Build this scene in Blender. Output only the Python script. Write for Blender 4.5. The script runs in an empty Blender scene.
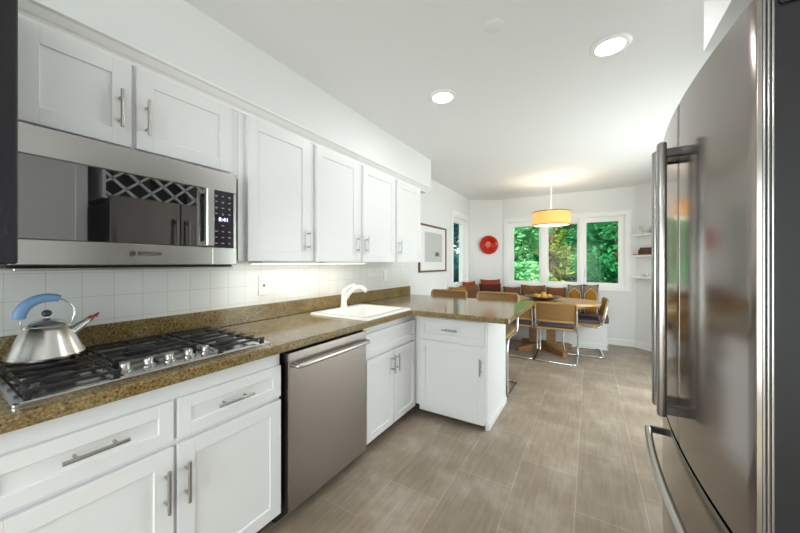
import bpy, bmesh, math, random
from mathutils import Vector, Matrix
random.seed(7)
S = bpy.context.scene
C = S.collection
PI = math.pi

# ------------------------------------------------------------------ camera, world, sun, area lights, exposure
cam = bpy.data.cameras.new('camera'); cam_o = bpy.data.objects.new('camera', cam); C.objects.link(cam_o)
cam.sensor_width = 36.0; cam.lens = 14.0; cam.shift_y = -0.004; cam.clip_start = 0.02
cam_o.location = (1.899, 0.0, 1.286); cam_o.rotation_euler = (PI/2, 0, math.radians(31.36))
S.camera = cam_o
S.view_settings.view_transform = 'Standard'; S.view_settings.look = 'None'
S.view_settings.exposure = 0.42; S.view_settings.gamma = 1.0; S.view_settings.use_curve_mapping = False

world = bpy.data.worlds.new('World'); S.world = world; world.use_nodes = True
wn = world.node_tree; wn.nodes.clear()
wo = wn.nodes.new('ShaderNodeOutputWorld'); wb = wn.nodes.new('ShaderNodeBackground')
wb.inputs[0].default_value = (0.90, 0.95, 1.0, 1); wb.inputs[1].default_value = 1.3
wn.links.new(wb.outputs[0], wo.inputs[0])

sun = bpy.data.lights.new('sun', 'SUN'); sun.energy = 8.0; sun.angle = 0.02; sun.color = (1, .95, .85)
sun_o = bpy.data.objects.new('sun', sun); C.objects.link(sun_o); sun_o.rotation_euler = (math.radians(38), 0, 0)

def area(name, loc, rot, sx, sy, power, col=(1, 1, 1)):
    l = bpy.data.lights.new(name, 'AREA'); l.shape = 'RECTANGLE'; l.size = sx; l.size_y = sy; l.energy = power; l.color = col
    o = bpy.data.objects.new(name, l); C.objects.link(o); o.location = loc; o.rotation_euler = rot
    return o
# fill lights added outside two invented, unseen door openings to brighten the room
area('added_back_fill', (1.50, -2.62, 1.10), (PI/2, 0, 0), 2.2, 2.0, 68, (.97, .985, 1.0))
area('added_side_fill', (3.12, 3.60, 1.10), (PI/2, 0, PI/2), 1.9, 2.0, 48, (.97, .985, 1.0))

try:
    S.cycles.max_bounces = 10; S.cycles.diffuse_bounces = 6; S.cycles.glossy_bounces = 5
    S.cycles.transmission_bounces = 6; S.cycles.transparent_max_bounces = 12
    S.cycles.sample_clamp_indirect = 8; S.cycles.caustics_reflective = False; S.cycles.caustics_refractive = False
except Exception:
    pass

# ------------------------------------------------------------------ materials
MATS = {}
def mat(name, col=(.8, .8, .8), rough=.5, metal=0.0, spec=.5, emit=None, estr=0.0, coat=0.0):
    m = bpy.data.materials.new(name); m.use_nodes = True
    b = m.node_tree.nodes['Principled BSDF']
    b.inputs['Base Color'].default_value = (*col, 1); b.inputs['Roughness'].default_value = rough
    b.inputs['Metallic'].default_value = metal; b.inputs['Specular IOR Level'].default_value = spec
    b.inputs['Coat Weight'].default_value = coat
    if emit:
        b.inputs['Emission Color'].default_value = (*emit, 1); b.inputs['Emission Strength'].default_value = estr
    MATS[name] = m
    return m
def nd(m, t, **kw):
    n = m.node_tree.nodes.new(t)
    for k, v in kw.items(): setattr(n, k, v)
    return n
def lk(m, a, b): m.node_tree.links.new(a, b)
def bsdf(m): return m.node_tree.nodes['Principled BSDF']
def coords(m, scale=(1, 1, 1), rot=(0, 0, 0), loc=(0, 0, 0)):
    tc = nd(m, 'ShaderNodeTexCoord'); mp = nd(m, 'ShaderNodeMapping')
    mp.inputs['Scale'].default_value = scale; mp.inputs['Rotation'].default_value = rot; mp.inputs['Location'].default_value = loc
    lk(m, tc.outputs['Object'], mp.inputs['Vector']); return mp.outputs['Vector']
def noise(m, vec, scale, detail=3, rough=.55):
    n = nd(m, 'ShaderNodeTexNoise'); n.inputs['Scale'].default_value = scale; n.inputs['Detail'].default_value = detail
    n.inputs['Roughness'].default_value = rough; lk(m, vec, n.inputs['Vector']); return n
def ramp(m, fac, stops, interp='LINEAR'):
    r = nd(m, 'ShaderNodeValToRGB'); cr = r.color_ramp; cr.interpolation = interp
    while len(cr.elements) < len(stops): cr.elements.new(.5)
    for e, (p, c) in zip(cr.elements, stops): e.position = p; e.color = (*c, 1)
    lk(m, fac, r.inputs['Fac']); return r.outputs['Color']
def bump(m, h, strength=.2, dist=.002):
    b = nd(m, 'ShaderNodeBump'); b.inputs['Strength'].default_value = strength; b.inputs['Distance'].default_value = dist
    lk(m, h, b.inputs['Height']); lk(m, b.outputs['Normal'], bsdf(m).inputs['Normal'])
def math_n(m, op, a, b=None):
    n = nd(m, 'ShaderNodeMath', operation=op)
    for i, v in enumerate((a, b)):
        if v is None: continue
        if isinstance(v, (int, float)): n.inputs[i].default_value = v
        else: lk(m, v, n.inputs[i])
    return n.outputs[0]
def srgb(r, g, b):
    f = lambda c: (c/255/12.92) if c/255 <= .04045 else ((c/255+.055)/1.055)**2.4
    return (f(r), f(g), f(b))

WALL = mat('wall_paint', srgb(229, 230, 231), .6, spec=.2)
bump(WALL, noise(WALL, coords(WALL), 220, 2).outputs['Fac'], .05, .001)
CEIL = mat('ceiling_paint', srgb(230, 230, 232), .8, spec=.1)
bump(CEIL, noise(CEIL, coords(CEIL), 160, 2).outputs['Fac'], .08, .001)
TRIM = mat('trim_paint', srgb(240, 240, 240), .35)
CAB = mat('cabinet_paint', srgb(233, 233, 235), .32, spec=.45)
bump(CAB, noise(CAB, coords(CAB), 90, 2).outputs['Fac'], .03, .001)
TOE = mat('toe_kick_brown', srgb(78, 66, 56), .6)
BLACK = mat('black_gap', (.012, .012, .012), .5)

def steel(name, col, rough, stretch, amt=.06, metal=1.0):
    m = mat(name, col, rough, metal)
    n = noise(m, coords(m, stretch), 1.0, 4, .6)
    r = nd(m, 'ShaderNodeMapRange'); r.inputs['To Min'].default_value = rough-amt; r.inputs['To Max'].default_value = rough+amt
    lk(m, n.outputs['Fac'], r.inputs['Value']); lk(m, r.outputs[0], bsdf(m).inputs['Roughness'])
    bump(m, n.outputs['Fac'], .02, .0002)
    return m
STEEL_H = steel('brushed_steel_horizontal', (.60, .59, .575), .25, (700, 3, 700), .03)
STEEL_DW = steel('brushed_steel_dishwasher', (.36, .32, .30), .30, (600, 600, 4), .04)
STEEL_F = steel('brushed_steel_fridge', (.29, .258, .24), .17, (600, 600, 3), .03)
STEEL_TOP = steel('cooktop_steel', (.62, .62, .62), .20, (300, 8, 300))
NICKEL = mat('satin_nickel', (.50, .49, .47), .28, 1.0)
CHROME = mat('chrome', (.78, .78, .78), .08, 1.0)
CHROME_D = mat('dark_polished_steel', (.07, .07, .072), .14, 1.0)
HANDLE_F = mat('fridge_handle_steel', (.40, .39, .38), .20, 1.0)
FRIDGE_SIDE = mat('dark_grey_fridge_side', (.05, .05, .052), .28, .8)
IRON = mat('black_cast_iron', (.018, .018, .019), .45)
GLASS_BLK = mat('dark_oven_glass', (.012, .012, .013), .015, 0, 1.0); bsdf(GLASS_BLK).inputs['IOR'].default_value = 2.1
PANEL_BLK = mat('control_panel_black', (.028, .022, .034), .12)
INK = mat('dark_grey_print', (.012, .012, .012), .6)
MARK = mat('pale_grey_print', (.45, .45, .48), .5)
DIGIT = mat('display_digits', (.5, .6, .9), .5, emit=(.55, .7, 1.0), estr=2.2)

GRAN = mat('granite', (.3, .25, .15), .13, spec=.5)
v = coords(GRAN)
big = noise(GRAN, v, 9, 5, .65); fine = noise(GRAN, v, 120, 4, .75); vo = nd(GRAN, 'ShaderNodeTexVoronoi'); vo.inputs['Scale'].default_value = 150; lk(GRAN, v, vo.inputs['Vector'])
c1 = ramp(GRAN, fine.outputs['Fac'], [(.34, srgb(30, 26, 20)), (.42, srgb(82, 68, 42)), (.50, srgb(130, 110, 70)), (.59, srgb(158, 140, 100)), (.70, srgb(202, 188, 156))])
c2 = ramp(GRAN, big.outputs['Fac'], [(.30, srgb(92, 68, 36)), (.5, srgb(138, 112, 64)), (.7, srgb(160, 144, 106))])
mx = nd(GRAN, 'ShaderNodeMixRGB', blend_type='MIX'); mx.inputs[0].default_value = .38; lk(GRAN, c1, mx.inputs[1]); lk(GRAN, c2, mx.inputs[2])
sp = ramp(GRAN, vo.outputs['Color'], [(.0, (.12, .10, .08)), (.14, (.25, .2, .15)), (.2, (1, 1, 1))])
mx2 = nd(GRAN, 'ShaderNodeMixRGB', blend_type='MULTIPLY'); mx2.inputs[0].default_value = .75; lk(GRAN, mx.outputs[0], mx2.inputs[1]); lk(GRAN, sp, mx2.inputs[2])
lk(GRAN, mx2.outputs[0], bsdf(GRAN).inputs['Base Color'])

FLOOR = mat('floor_tile', (.3, .27, .23), .38, spec=.4)
tc = nd(FLOOR, 'ShaderNodeTexCoord'); sx = nd(FLOOR, 'ShaderNodeSeparateXYZ'); lk(FLOOR, tc.outputs['Object'], sx.inputs[0])
cb = nd(FLOOR, 'ShaderNodeCombineXYZ')
lk(FLOOR, math_n(FLOOR, 'ADD', sx.outputs['Y'], -1.237+6.14+.307), cb.inputs[0]); lk(FLOOR, math_n(FLOOR, 'ADD', sx.outputs['X'], -1.2055+.3145*10), cb.inputs[1])
bk = nd(FLOOR, 'ShaderNodeTexBrick'); bk.offset = .5; bk.offset_frequency = 2; bk.squash = 1.0
bk.inputs['Scale'].default_value = 1; bk.inputs['Brick Width'].default_value = .614; bk.inputs['Row Height'].default_value = .3145
bk.inputs['Mortar Size'].default_value = .0023; bk.inputs['Mortar Smooth'].default_value = .1; bk.inputs['Bias'].default_value = 0
bk.inputs['Color1'].default_value = (.86, .84, .82, 1); bk.inputs['Color2'].default_value = (1.10, 1.08, 1.06, 1); bk.inputs['Mortar'].default_value = (1.36, 1.34, 1.31, 1)
lk(FLOOR, cb.outputs[0], bk.inputs['Vector'])
g1 = noise(FLOOR, coords(FLOOR, (55, 4, 4)), 1.0, 5, .65); g2 = noise(FLOOR, coords(FLOOR), 3.2, 4, .6)
cA = ramp(FLOOR, g1.outputs['Fac'], [(.25, srgb(124, 110, 96)), (.5, srgb(156, 142, 127)), (.75, srgb(180, 167, 152))])
cB = ramp(FLOOR, g2.outputs['Fac'], [(.3, srgb(126, 111, 95)), (.52, srgb(156, 142, 127)), (.72, srgb(192, 183, 174))])
m1 = nd(FLOOR, 'ShaderNodeMixRGB'); m1.inputs[0].default_value = .5; lk(FLOOR, cA, m1.inputs[1]); lk(FLOOR, cB, m1.inputs[2])
m2 = nd(FLOOR, 'ShaderNodeMixRGB', blend_type='MULTIPLY'); m2.inputs[0].default_value = 1; lk(FLOOR, m1.outputs[0], m2.inputs[1]); lk(FLOOR, bk.outputs['Color'], m2.inputs[2])
lk(FLOOR, m2.outputs[0], bsdf(FLOOR).inputs['Base Color'])
bump(FLOOR, math_n(FLOOR, 'ADD', math_n(FLOOR, 'MULTIPLY', bk.outputs['Fac'], -1.0), math_n(FLOOR, 'MULTIPLY', g1.outputs['Fac'], .25)), .35, .002)

TILE = mat('white_wall_tile', srgb(226, 226, 224), .14, spec=.5)
tc = nd(TILE, 'ShaderNodeTexCoord'); sx = nd(TILE, 'ShaderNodeSeparateXYZ'); lk(TILE, tc.outputs['Object'], sx.inputs[0])
cb = nd(TILE, 'ShaderNodeCombineXYZ'); lk(TILE, math_n(TILE, 'ADD', sx.outputs['Y'], -.2236+2.15), cb.inputs[0]); lk(TILE, math_n(TILE, 'ADD', sx.outputs['Z'], -1.138+1.075), cb.inputs[1])
bk = nd(TILE, 'ShaderNodeTexBrick'); bk.offset = 0; bk.inputs['Scale'].default_value = 1
bk.inputs['Brick Width'].default_value = .1075; bk.inputs['Row Height'].default_value = .1075; bk.inputs['Mortar Size'].default_value = .0011; bk.inputs['Mortar Smooth'].default_value = .3
bk.inputs['Color1'].default_value = (*srgb(230, 230, 228), 1); bk.inputs['Color2'].default_value = (*srgb(226, 226, 225), 1); bk.inputs['Mortar'].default_value = (*srgb(196, 194, 188), 1)
lk(TILE, cb.outputs[0], bk.inputs['Vector']); lk(TILE, bk.outputs['Color'], bsdf(TILE).inputs['Base Color'])
bump(TILE, math_n(TILE, 'MULTIPLY', bk.outputs['Fac'], -1.0), .4, .001)

def wood(name, a, b, rough=.4, stretch=(4, 40, 40)):
    m = mat(name, a, rough); n = noise(m, coords(m, stretch), 1.0, 5, .6)
    lk(m, ramp(m, n.outputs['Fac'], [(.3, a), (.7, b)]), bsdf(m).inputs['Base Color']); return m
OAK = wood('light_oak', srgb(176, 138, 92), srgb(210, 176, 130), .35)
OAK_D = wood('oak_base', srgb(122, 86, 50), srgb(158, 118, 74), .45)
BEECH = wood('beech_frame', srgb(140, 108, 60), srgb(172, 140, 84), .4)
WALNUT = wood('dark_bowl_wood', srgb(62, 34, 18), srgb(110, 66, 36), .3, (20, 20, 60))
FRAMEW = wood('red_brown_frame', srgb(92, 52, 40), srgb(126, 78, 60), .4, (30, 4, 30))
DARKCAB = wood('dark_blue_black_stain', srgb(18, 17, 24), srgb(32, 28, 36), .2, (30, 30, 3))
CANE = mat('woven_cane', srgb(172, 134, 82), .55)
v = coords(CANE, (1, 1, 1)); ck = nd(CANE, 'ShaderNodeTexChecker'); ck.inputs['Scale'].default_value = 160; lk(CANE, v, ck.inputs['Vector'])
ck.inputs['Color1'].default_value = (*srgb(168, 126, 72), 1); ck.inputs['Color2'].default_value = (*srgb(98, 68, 36), 1); lk(CANE, ck.outputs['Color'], bsdf(CANE).inputs['Base Color'])

def fabric(name, col, rough=.9, s=300):
    m = mat(name, col, rough, spec=.15); n = noise(m, coords(m), s, 2)
    d = tuple(c*.72 for c in col); lk(m, ramp(m, n.outputs['Fac'], [(.35, d), (.65, col)]), bsdf(m).inputs['Base Color'])
    bump(m, n.outputs['Fac'], .3, .002); return m
SEATF = fabric('dark_plum_fabric', srgb(94, 84, 92))
BENCHF = fabric('grey_plum_bench_fabric', srgb(122, 108, 116))
P_ORANGE = fabric('rust_orange_fabric', srgb(156, 74, 46), .8, 60)
P_BROWN = fabric('brown_leather_fabric', srgb(124, 80, 56), .6, 60)
P_TAN = fabric('tan_brown_fabric', srgb(126, 82, 50), .8, 80)
def kilim(name, base, dark, light, n, k):
    m = mat(name, base, .9, spec=.1); tc = nd(m, 'ShaderNodeTexCoord'); sx = nd(m, 'ShaderNodeSeparateXYZ'); lk(m, tc.outputs['Object'], sx.inputs[0])
    fx = math_n(m, 'ABSOLUTE', math_n(m, 'SUBTRACT', math_n(m, 'FRACT', math_n(m, 'ADD', math_n(m, 'MULTIPLY', sx.outputs['X'], n), .5 if k else 0)), .5))
    fz = math_n(m, 'ABSOLUTE', math_n(m, 'MULTIPLY', math_n(m, 'SUBTRACT', sx.outputs['Z'], .36), n))
    d = math_n(m, 'ADD', fx, math_n(m, 'MULTIPLY', fz, .8 if k else .9))
    st = [(.0, dark), (.10, light), (.16, dark), (.26, base), (.44, dark), (.50, light), (.57, dark), (.72, base)] if k == 0 else [(.0, base), (.40, base), (.44, light), (.52, dark), (.66, base), (.75, light), (.82, dark)]
    lk(m, ramp(m, d, st, 'CONSTANT'), bsdf(m).inputs['Base Color']); return m
P_KILIM = kilim('brown_kilim', srgb(130, 84, 50), srgb(38, 22, 18), srgb(190, 150, 100), 5.0, 0)
P_GOLD = mat('gold_house_pattern', srgb(156, 108, 46), .9, spec=.1)
_m = P_GOLD; tc = nd(_m, 'ShaderNodeTexCoord'); sx = nd(_m, 'ShaderNodeSeparateXYZ'); lk(_m, tc.outputs['Object'], sx.inputs[0]); ax_ = math_n(_m, 'ABSOLUTE', sx.outputs['X'])
d1 = math_n(_m, 'SUBTRACT', math_n(_m, 'ADD', sx.outputs['Z'], math_n(_m, 'MULTIPLY', ax_, 1.0)), .405); d2 = math_n(_m, 'MULTIPLY', math_n(_m, 'SUBTRACT', ax_, .088), 1.4)
dd = math_n(_m, 'ADD', math_n(_m, 'MAXIMUM', d1, d2), .5)
g_, k_, w_ = srgb(158, 110, 46), srgb(52, 32, 24), srgb(222, 202, 166)
lk(_m, ramp(_m, dd, [(0, g_), (.47, k_), (.484, w_), (.503, k_), (.535, w_), (.55, k_), (.585, w_), (.60, k_)], 'CONSTANT'), bsdf(_m).inputs['Base Color'])
P_MAROON = kilim('maroon_kilim', srgb(84, 42, 36), srgb(50, 26, 24), srgb(128, 78, 60), 14, 0)
P_MUSTARD = kilim('mustard_kilim', srgb(164, 124, 62), srgb(96, 60, 34), srgb(196, 166, 104), 10, 0)

PORC = mat('white_porcelain', srgb(246, 246, 244), .12, spec=.6)
WPLAST = mat('white_plastic', srgb(240, 240, 238), .35)
BLUE = mat('pale_blue_rubber', srgb(128, 168, 212), .4)
NAVY = mat('dark_blue_knob', srgb(46, 56, 76), .25)
RED = mat('dull_red_plastic', srgb(150, 54, 56), .35)
KETTLE = mat('polished_kettle_steel', (.80, .79, .77), .24, 1.0)
PLATE = mat('orange_red_glaze', srgb(184, 34, 6), .2, spec=.4)
PLATE_R = mat('dark_red_rim', srgb(150, 40, 22), .2)
MATB = mat('white_mat_board', srgb(236, 236, 236), .7)
PRINT = mat('grey_print', srgb(176, 176, 178), .8)
lk(PRINT, ramp(PRINT, noise(PRINT, coords(PRINT, (1, 14, 30)), 3, 5, .7).outputs['Fac'], [(.35, srgb(172, 172, 174)), (.6, srgb(214, 214, 215))]), bsdf(PRINT).inputs['Base Color'])
PRINT_D = mat('brown_print_mark', srgb(124, 100, 84), .8)
CARVED = wood('carved_dark_wood', srgb(58, 36, 26), srgb(98, 66, 48), .5, (60, 60, 60))
STONEW = mat('grey_white_glaze', srgb(206, 210, 206), .35)
YEL = mat('golden_yellow_skin', srgb(222, 168, 84), .45)
LAMP_ON = mat('lamp_lens', (1, 1, 1), .4, emit=(1, .96, .9), estr=9)
STRIP_ON = mat('strip_lens', (1, 1, 1), .4, emit=(1, .95, .84), estr=2.2)
DIFF_ON = mat('shade_diffuser', (1, .95, .85), .4, emit=(1, .90, .66), estr=1.6)

GLASS = bpy.data.materials.new('window_glass'); GLASS.use_nodes = True
t = GLASS.node_tree; t.nodes.clear()
o_ = t.nodes.new('ShaderNodeOutputMaterial'); mixs = t.nodes.new('ShaderNodeMixShader'); tr = t.nodes.new('ShaderNodeBsdfTransparent'); gl = t.nodes.new('ShaderNodeBsdfGlossy'); fr = t.nodes.new('ShaderNodeFresnel')
fr.inputs[0].default_value = 1.45; gl.inputs['Roughness'].default_value = .01; tr.inputs[0].default_value = (.93, .97, .95, 1)
geo = t.nodes.new('ShaderNodeNewGeometry'); inv = t.nodes.new('ShaderNodeMath'); inv.operation = 'SUBTRACT'; inv.inputs[0].default_value = 1; mu = t.nodes.new('ShaderNodeMath'); mu.operation = 'MULTIPLY'
t.links.new(geo.outputs['Backfacing'], inv.inputs[1]); t.links.new(inv.outputs[0], mu.inputs[0]); t.links.new(fr.outputs[0], mu.inputs[1])
ar = t.nodes.new('ShaderNodeMath'); ar.operation = 'MULTIPLY'; ar.inputs[1].default_value = .4; t.links.new(mu.outputs[0], ar.inputs[0]); t.links.new(ar.outputs[0], mixs.inputs[0]); t.links.new(tr.outputs[0], mixs.inputs[1]); t.links.new(gl.outputs[0], mixs.inputs[2]); t.links.new(mixs.outputs[0], o_.inputs[0])
PGLASS = GLASS.copy(); PGLASS.name = 'picture_glass'
for n_ in PGLASS.node_tree.nodes:
    if n_.type == 'BSDF_TRANSPARENT': n_.inputs[0].default_value = (1, 1, 1, 1)

SHADE = bpy.data.materials.new('yellow_linen_shade'); SHADE.use_nodes = True
t = SHADE.node_tree; t.nodes.clear()
o_ = t.nodes.new('ShaderNodeOutputMaterial'); df = t.nodes.new('ShaderNodeBsdfDiffuse'); tl = t.nodes.new('ShaderNodeBsdfTranslucent'); em = t.nodes.new('ShaderNodeEmission'); ms = t.nodes.new('ShaderNodeMixShader'); ad = t.nodes.new('ShaderNodeAddShader')
df.inputs[0].default_value = (*srgb(226, 196, 140), 1); tl.inputs[0].default_value = (*srgb(214, 180, 124), 1); ms.inputs[0].default_value = .5
em.inputs[0].default_value = (1, .68, .30, 1); em.inputs[1].default_value = .16
t.links.new(df.outputs[0], ms.inputs[1]); t.links.new(tl.outputs[0], ms.inputs[2]); t.links.new(ms.outputs[0], ad.inputs[0]); t.links.new(em.outputs[0], ad.inputs[1]); t.links.new(ad.outputs[0], o_.inputs[0])

def leafmat(name, a, b):
    m = bpy.data.materials.new(name); m.use_nodes = True; t = m.node_tree; t.nodes.clear()
    o = t.nodes.new('ShaderNodeOutputMaterial'); d = t.nodes.new('ShaderNodeBsdfDiffuse'); l = t.nodes.new('ShaderNodeBsdfTranslucent'); mi = t.nodes.new('ShaderNodeMixShader'); mi.inputs[0].default_value = .35
    tc = t.nodes.new('ShaderNodeTexCoord'); n = t.nodes.new('ShaderNodeTexNoise'); n.inputs['Scale'].default_value = 1.6; n.inputs['Detail'].default_value = 6; r = t.nodes.new('ShaderNodeValToRGB')
    r.color_ramp.elements[0].position = .35; r.color_ramp.elements[0].color = (*a, 1); r.color_ramp.elements[1].position = .66; r.color_ramp.elements[1].color = (*b, 1)
    t.links.new(tc.outputs['Object'], n.inputs['Vector']); t.links.new(n.outputs['Fac'], r.inputs[0]); t.links.new(r.outputs[0], d.inputs[0]); t.links.new(r.outputs[0], l.inputs[0])
    t.links.new(d.outputs[0], mi.inputs[1]); t.links.new(l.outputs[0], mi.inputs[2]); t.links.new(mi.outputs[0], o.inputs[0]); return m
LEAF_L = leafmat('mint_leaves', srgb(96, 184, 122), srgb(182, 230, 180))
LEAF_M = leafmat('mid_green_leaves', srgb(36, 110, 60), srgb(104, 178, 108))
LEAF_D = leafmat('deep_green_leaves', srgb(22, 96, 58), srgb(76, 170, 104))
LEAF_Y = leafmat('yellow_green_leaves', srgb(96, 120, 40), srgb(190, 190, 96))
LEAF_B = leafmat('blue_green_leaves', srgb(8, 44, 58), srgb(40, 120, 120))
BARK = wood('bark', srgb(60, 44, 34), srgb(108, 86, 66), .9, (20, 20, 3))
LAWN = leafmat('lawn_green', srgb(40, 80, 34), srgb(84, 124, 60))

# ------------------------------------------------------------------ mesh helpers
def B(): return bmesh.new()
def box(bm, x0, x1, y0, y1, z0, z1, bev=0.0, seg=1, mx=None):
    vs = [bm.verts.new((x, y, z)) for x in (x0, x1) for y in (y0, y1) for z in (z0, z1)]
    q = [(0, 1, 3, 2), (4, 6, 7, 5), (0, 4, 5, 1), (2, 3, 7, 6), (0, 2, 6, 4), (1, 5, 7, 3)]
    fs = [bm.faces.new([vs[i] for i in f]) for f in q]
    if mx is not None:
        for w in vs: w.co = mx @ w.co
    if bev > 0:
        es = list({e for f in fs for e in f.edges})
        bmesh.ops.bevel(bm, geom=es, offset=bev, segments=seg, affect='EDGES', profile=.5)
def tube(bm, pts, r, seg=10, closed=False, cap=True, flat=1.0):
    pts = [Vector(p) for p in pts]; n = len(pts); rings = []; up = None
    rr = r if isinstance(r, (list, tuple)) else [r]*n
    for i, p in enumerate(pts):
        a = pts[i-1] if (i > 0 or closed) else p; b = pts[(i+1) % n] if (i < n-1 or closed) else p
        d = (b-a).normalized()
        if up is None:
            up = Vector((0, 0, 1)) if abs(d.z) < .9 else Vector((1, 0, 0))
        s = d.cross(up)
        if s.length < 1e-6: s = d.cross(Vector((0, 1, 0)))
        s.normalize(); u = s.cross(d).normalized(); up = u
        rings.append([bm.verts.new(p+(s*math.cos(2*PI*k/seg)*flat+u*math.sin(2*PI*k/seg))*rr[i]) for k in range(seg)])
    for i in range(n if closed else n-1):
        A, D = rings[i], rings[(i+1) % n]
        for k in range(seg): bm.faces.new((A[k], A[(k+1) % seg], D[(k+1) % seg], D[k]))
    if cap and not closed:
        bm.faces.new(rings[0][::-1]); bm.faces.new(rings[-1])
def fillet(pts, r, n=5):
    pts = [Vector(p) for p in pts]; out = [pts[0]]
    for i in range(1, len(pts)-1):
        p, a, b = pts[i], pts[i-1], pts[i+1]
        d1 = (a-p); d2 = (b-p); t = min(r, d1.length*.49, d2.length*.49)
        s = p+d1.normalized()*t; e = p+d2.normalized()*t
        for k in range(n+1):
            f = k/n; out.append(s*(1-f)**2+p*2*f*(1-f)+e*f*f)
    out.append(pts[-1]); return out
def lathe(bm, prof, c=(0, 0, 0), seg=32, axis='Z', mx=None):
    rings = []; new = []
    for r, h in prof:
        if r < 1e-6:
            w = bm.verts.new((c[0], c[1], c[2]+h)); rings.append([w]); new.append(w)
        else:
            ring = [bm.verts.new((c[0]+r*math.cos(2*PI*k/seg), c[1]+r*math.sin(2*PI*k/seg), c[2]+h)) for k in range(seg)]
            rings.append(ring); new += ring
    for A, D in zip(rings, rings[1:]):
        for k in range(seg):
            j = (k+1) % seg
            if len(A) == 1 and len(D) == 1: continue
            if len(A) == 1: bm.faces.new((A[0], D[k], D[j]))
            elif len(D) == 1: bm.faces.new((A[k], A[j], D[0]))
            else: bm.faces.new((A[k], A[j], D[j], D[k]))
    if len(rings[0]) > 1: bm.faces.new(rings[0][::-1])
    if len(rings[-1]) > 1: bm.faces.new(rings[-1])
    if mx is not None:
        for w in new: w.co = mx @ w.co
def prism(bm, pts, z0, z1, bev=0, seg=2):
    a = [bm.verts.new((x, y, z0)) for x, y in pts]; b = [bm.verts.new((x, y, z1)) for x, y in pts]; n = len(pts)
    f1 = bm.faces.new(a[::-1]); f2 = bm.faces.new(b)
    for i in range(n): bm.faces.new((a[i], a[(i+1) % n], b[(i+1) % n], b[i]))
    if bev: bmesh.ops.bevel(bm, geom=list(f1.edges)+list(f2.edges), offset=bev, segments=seg, affect='EDGES', profile=.5)
def prism_y(bm, prof, y0, y1):   # profile in (x, z), run along y
    a = [bm.verts.new((x, y0, z)) for x, z in prof]; b = [bm.verts.new((x, y1, z)) for x, z in prof]; n = len(prof)
    bm.faces.new(a); bm.faces.new(b[::-1])
    for i in range(n): bm.faces.new((a[i], b[i], b[(i+1) % n], a[(i+1) % n]))
def cyl(bm, p, q, r, seg=14, r2=None): tube(bm, [p, q], [r, r if r2 is None else r2], seg)

def obj(name, bm, m, parent=None, smooth=None, world=True):
    bmesh.ops.recalc_face_normals(bm, faces=bm.faces[:])
    if smooth is not None:
        for f in bm.faces: f.smooth = True
        for e in bm.edges:
            if len(e.link_faces) == 2 and e.calc_face_angle(0) > math.radians(smooth): e.smooth = False
    me = bpy.data.meshes.new(name)
    off = Vector()
    p = parent
    while p is not None: off += p.location; p = p.parent
    if world and off.length > 0:
        for w in bm.verts: w.co -= off
    bm.to_mesh(me); bm.free()
    me.materials.append(m)
    o = bpy.data.objects.new(name, me); C.objects.link(o)
    if parent is not None: o.parent = parent
    return o
def tag(o, label, cat, group=None):
    o['label'] = label; o['category'] = cat
    if group: o['group'] = group
    return o
def thing(name, label, cat, loc=(0, 0, 0), rz=0, group=None):
    o = bpy.data.objects.new(name, None); C.objects.link(o); o.location = loc; o.rotation_euler = (0, 0, rz); o.empty_display_size = .05
    return tag(o, label, cat, group)
def struct(name, bm, m, parent=None, smooth=None):
    o = obj(name, bm, m, parent, smooth)
    if parent is None: o['kind'] = 'structure'
    return o
def dup(root, loc, rz, label, group=None):
    r = root.copy(); C.objects.link(r); r.location = loc; r.rotation_euler = (0, 0, rz); r['label'] = label
    if group: r['group'] = group
    for ch in list(root.children):
        c = ch.copy(); C.objects.link(c); c.parent = r
        for g in ch.children:
            d = g.copy(); C.objects.link(d); d.parent = c
    return r
def text_mesh(name, s, size, m, parent, mx, depth=.0004):
    cu = bpy.data.curves.new(name, 'FONT'); cu.body = s; cu.size = size; cu.extrude = depth; cu.align_x = 'CENTER'; cu.align_y = 'CENTER'; cu.space_character = 1.12; cu.offset = .0003
    to = bpy.data.objects.new(name, cu); C.objects.link(to); dg = bpy.context.evaluated_depsgraph_get(); dg.update()
    me = bpy.data.meshes.new_from_object(to.evaluated_get(dg)); bpy.data.objects.remove(to); 
    bm = B(); bm.from_mesh(me); 
    for w in bm.verts: w.co = mx @ w.co
    return obj(name, bm, m, parent)
# frame mapping a door's own axes (u = width, n = outward, z) to the world
def face(o, u, n):
    return Matrix(((u[0], n[0], 0, o[0]), (u[1], n[1], 0, o[1]), (0, 0, 1, o[2]), (0, 0, 0, 1)))
def shaker(w, h, mx, rail=.058, th=.02, rec=.008):
    bm = B(); b = .0015
    box(bm, 0, rail, 0, th, 0, h, b, mx=mx); box(bm, w-rail, w, 0, th, 0, h, b, mx=mx)
    box(bm, rail-.001, w-rail+.001, 0, th-.0002, 0, rail, b, mx=mx); box(bm, rail-.001, w-rail+.001, 0, th-.0002, h-rail, h, b, mx=mx)
    box(bm, rail-.002, w-rail+.002, .002, th-rec, rail-.002, h-rail+.002, mx=mx)
    return bm
def pull(mx, p, length, vertical=True, r=.006, off=.032):
    bm = B(); d = length*.5; post = length*.3
    ax = Vector((0, 0, 1)) if vertical else Vector((1, 0, 0))
    P = Vector((p[0], p[1], p[2])); top = P+Vector((0, off, 0))
    T = lambda q: mx @ q
    cyl(bm, T(top-ax*d), T(top+ax*d), r, 12)
    for s in (-1, 1): cyl(bm, T(P+ax*s*post), T(top+ax*s*post), r*.8, 10)
    return bm
def shaker_front(kind, parent, o, u, n, w, h, handle=None, rail=.058, label=None):
    mx = face(o, u, n); f = obj(kind, shaker(w, h, mx, rail), CAB, parent)
    if handle:
        hu, hz, L, vert = handle
        hd = obj('handle', pull(mx, (hu, .02, hz), L, vert), NICKEL, f, 40); hd['label'] = 'satin nickel bar handle'
    return f

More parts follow.
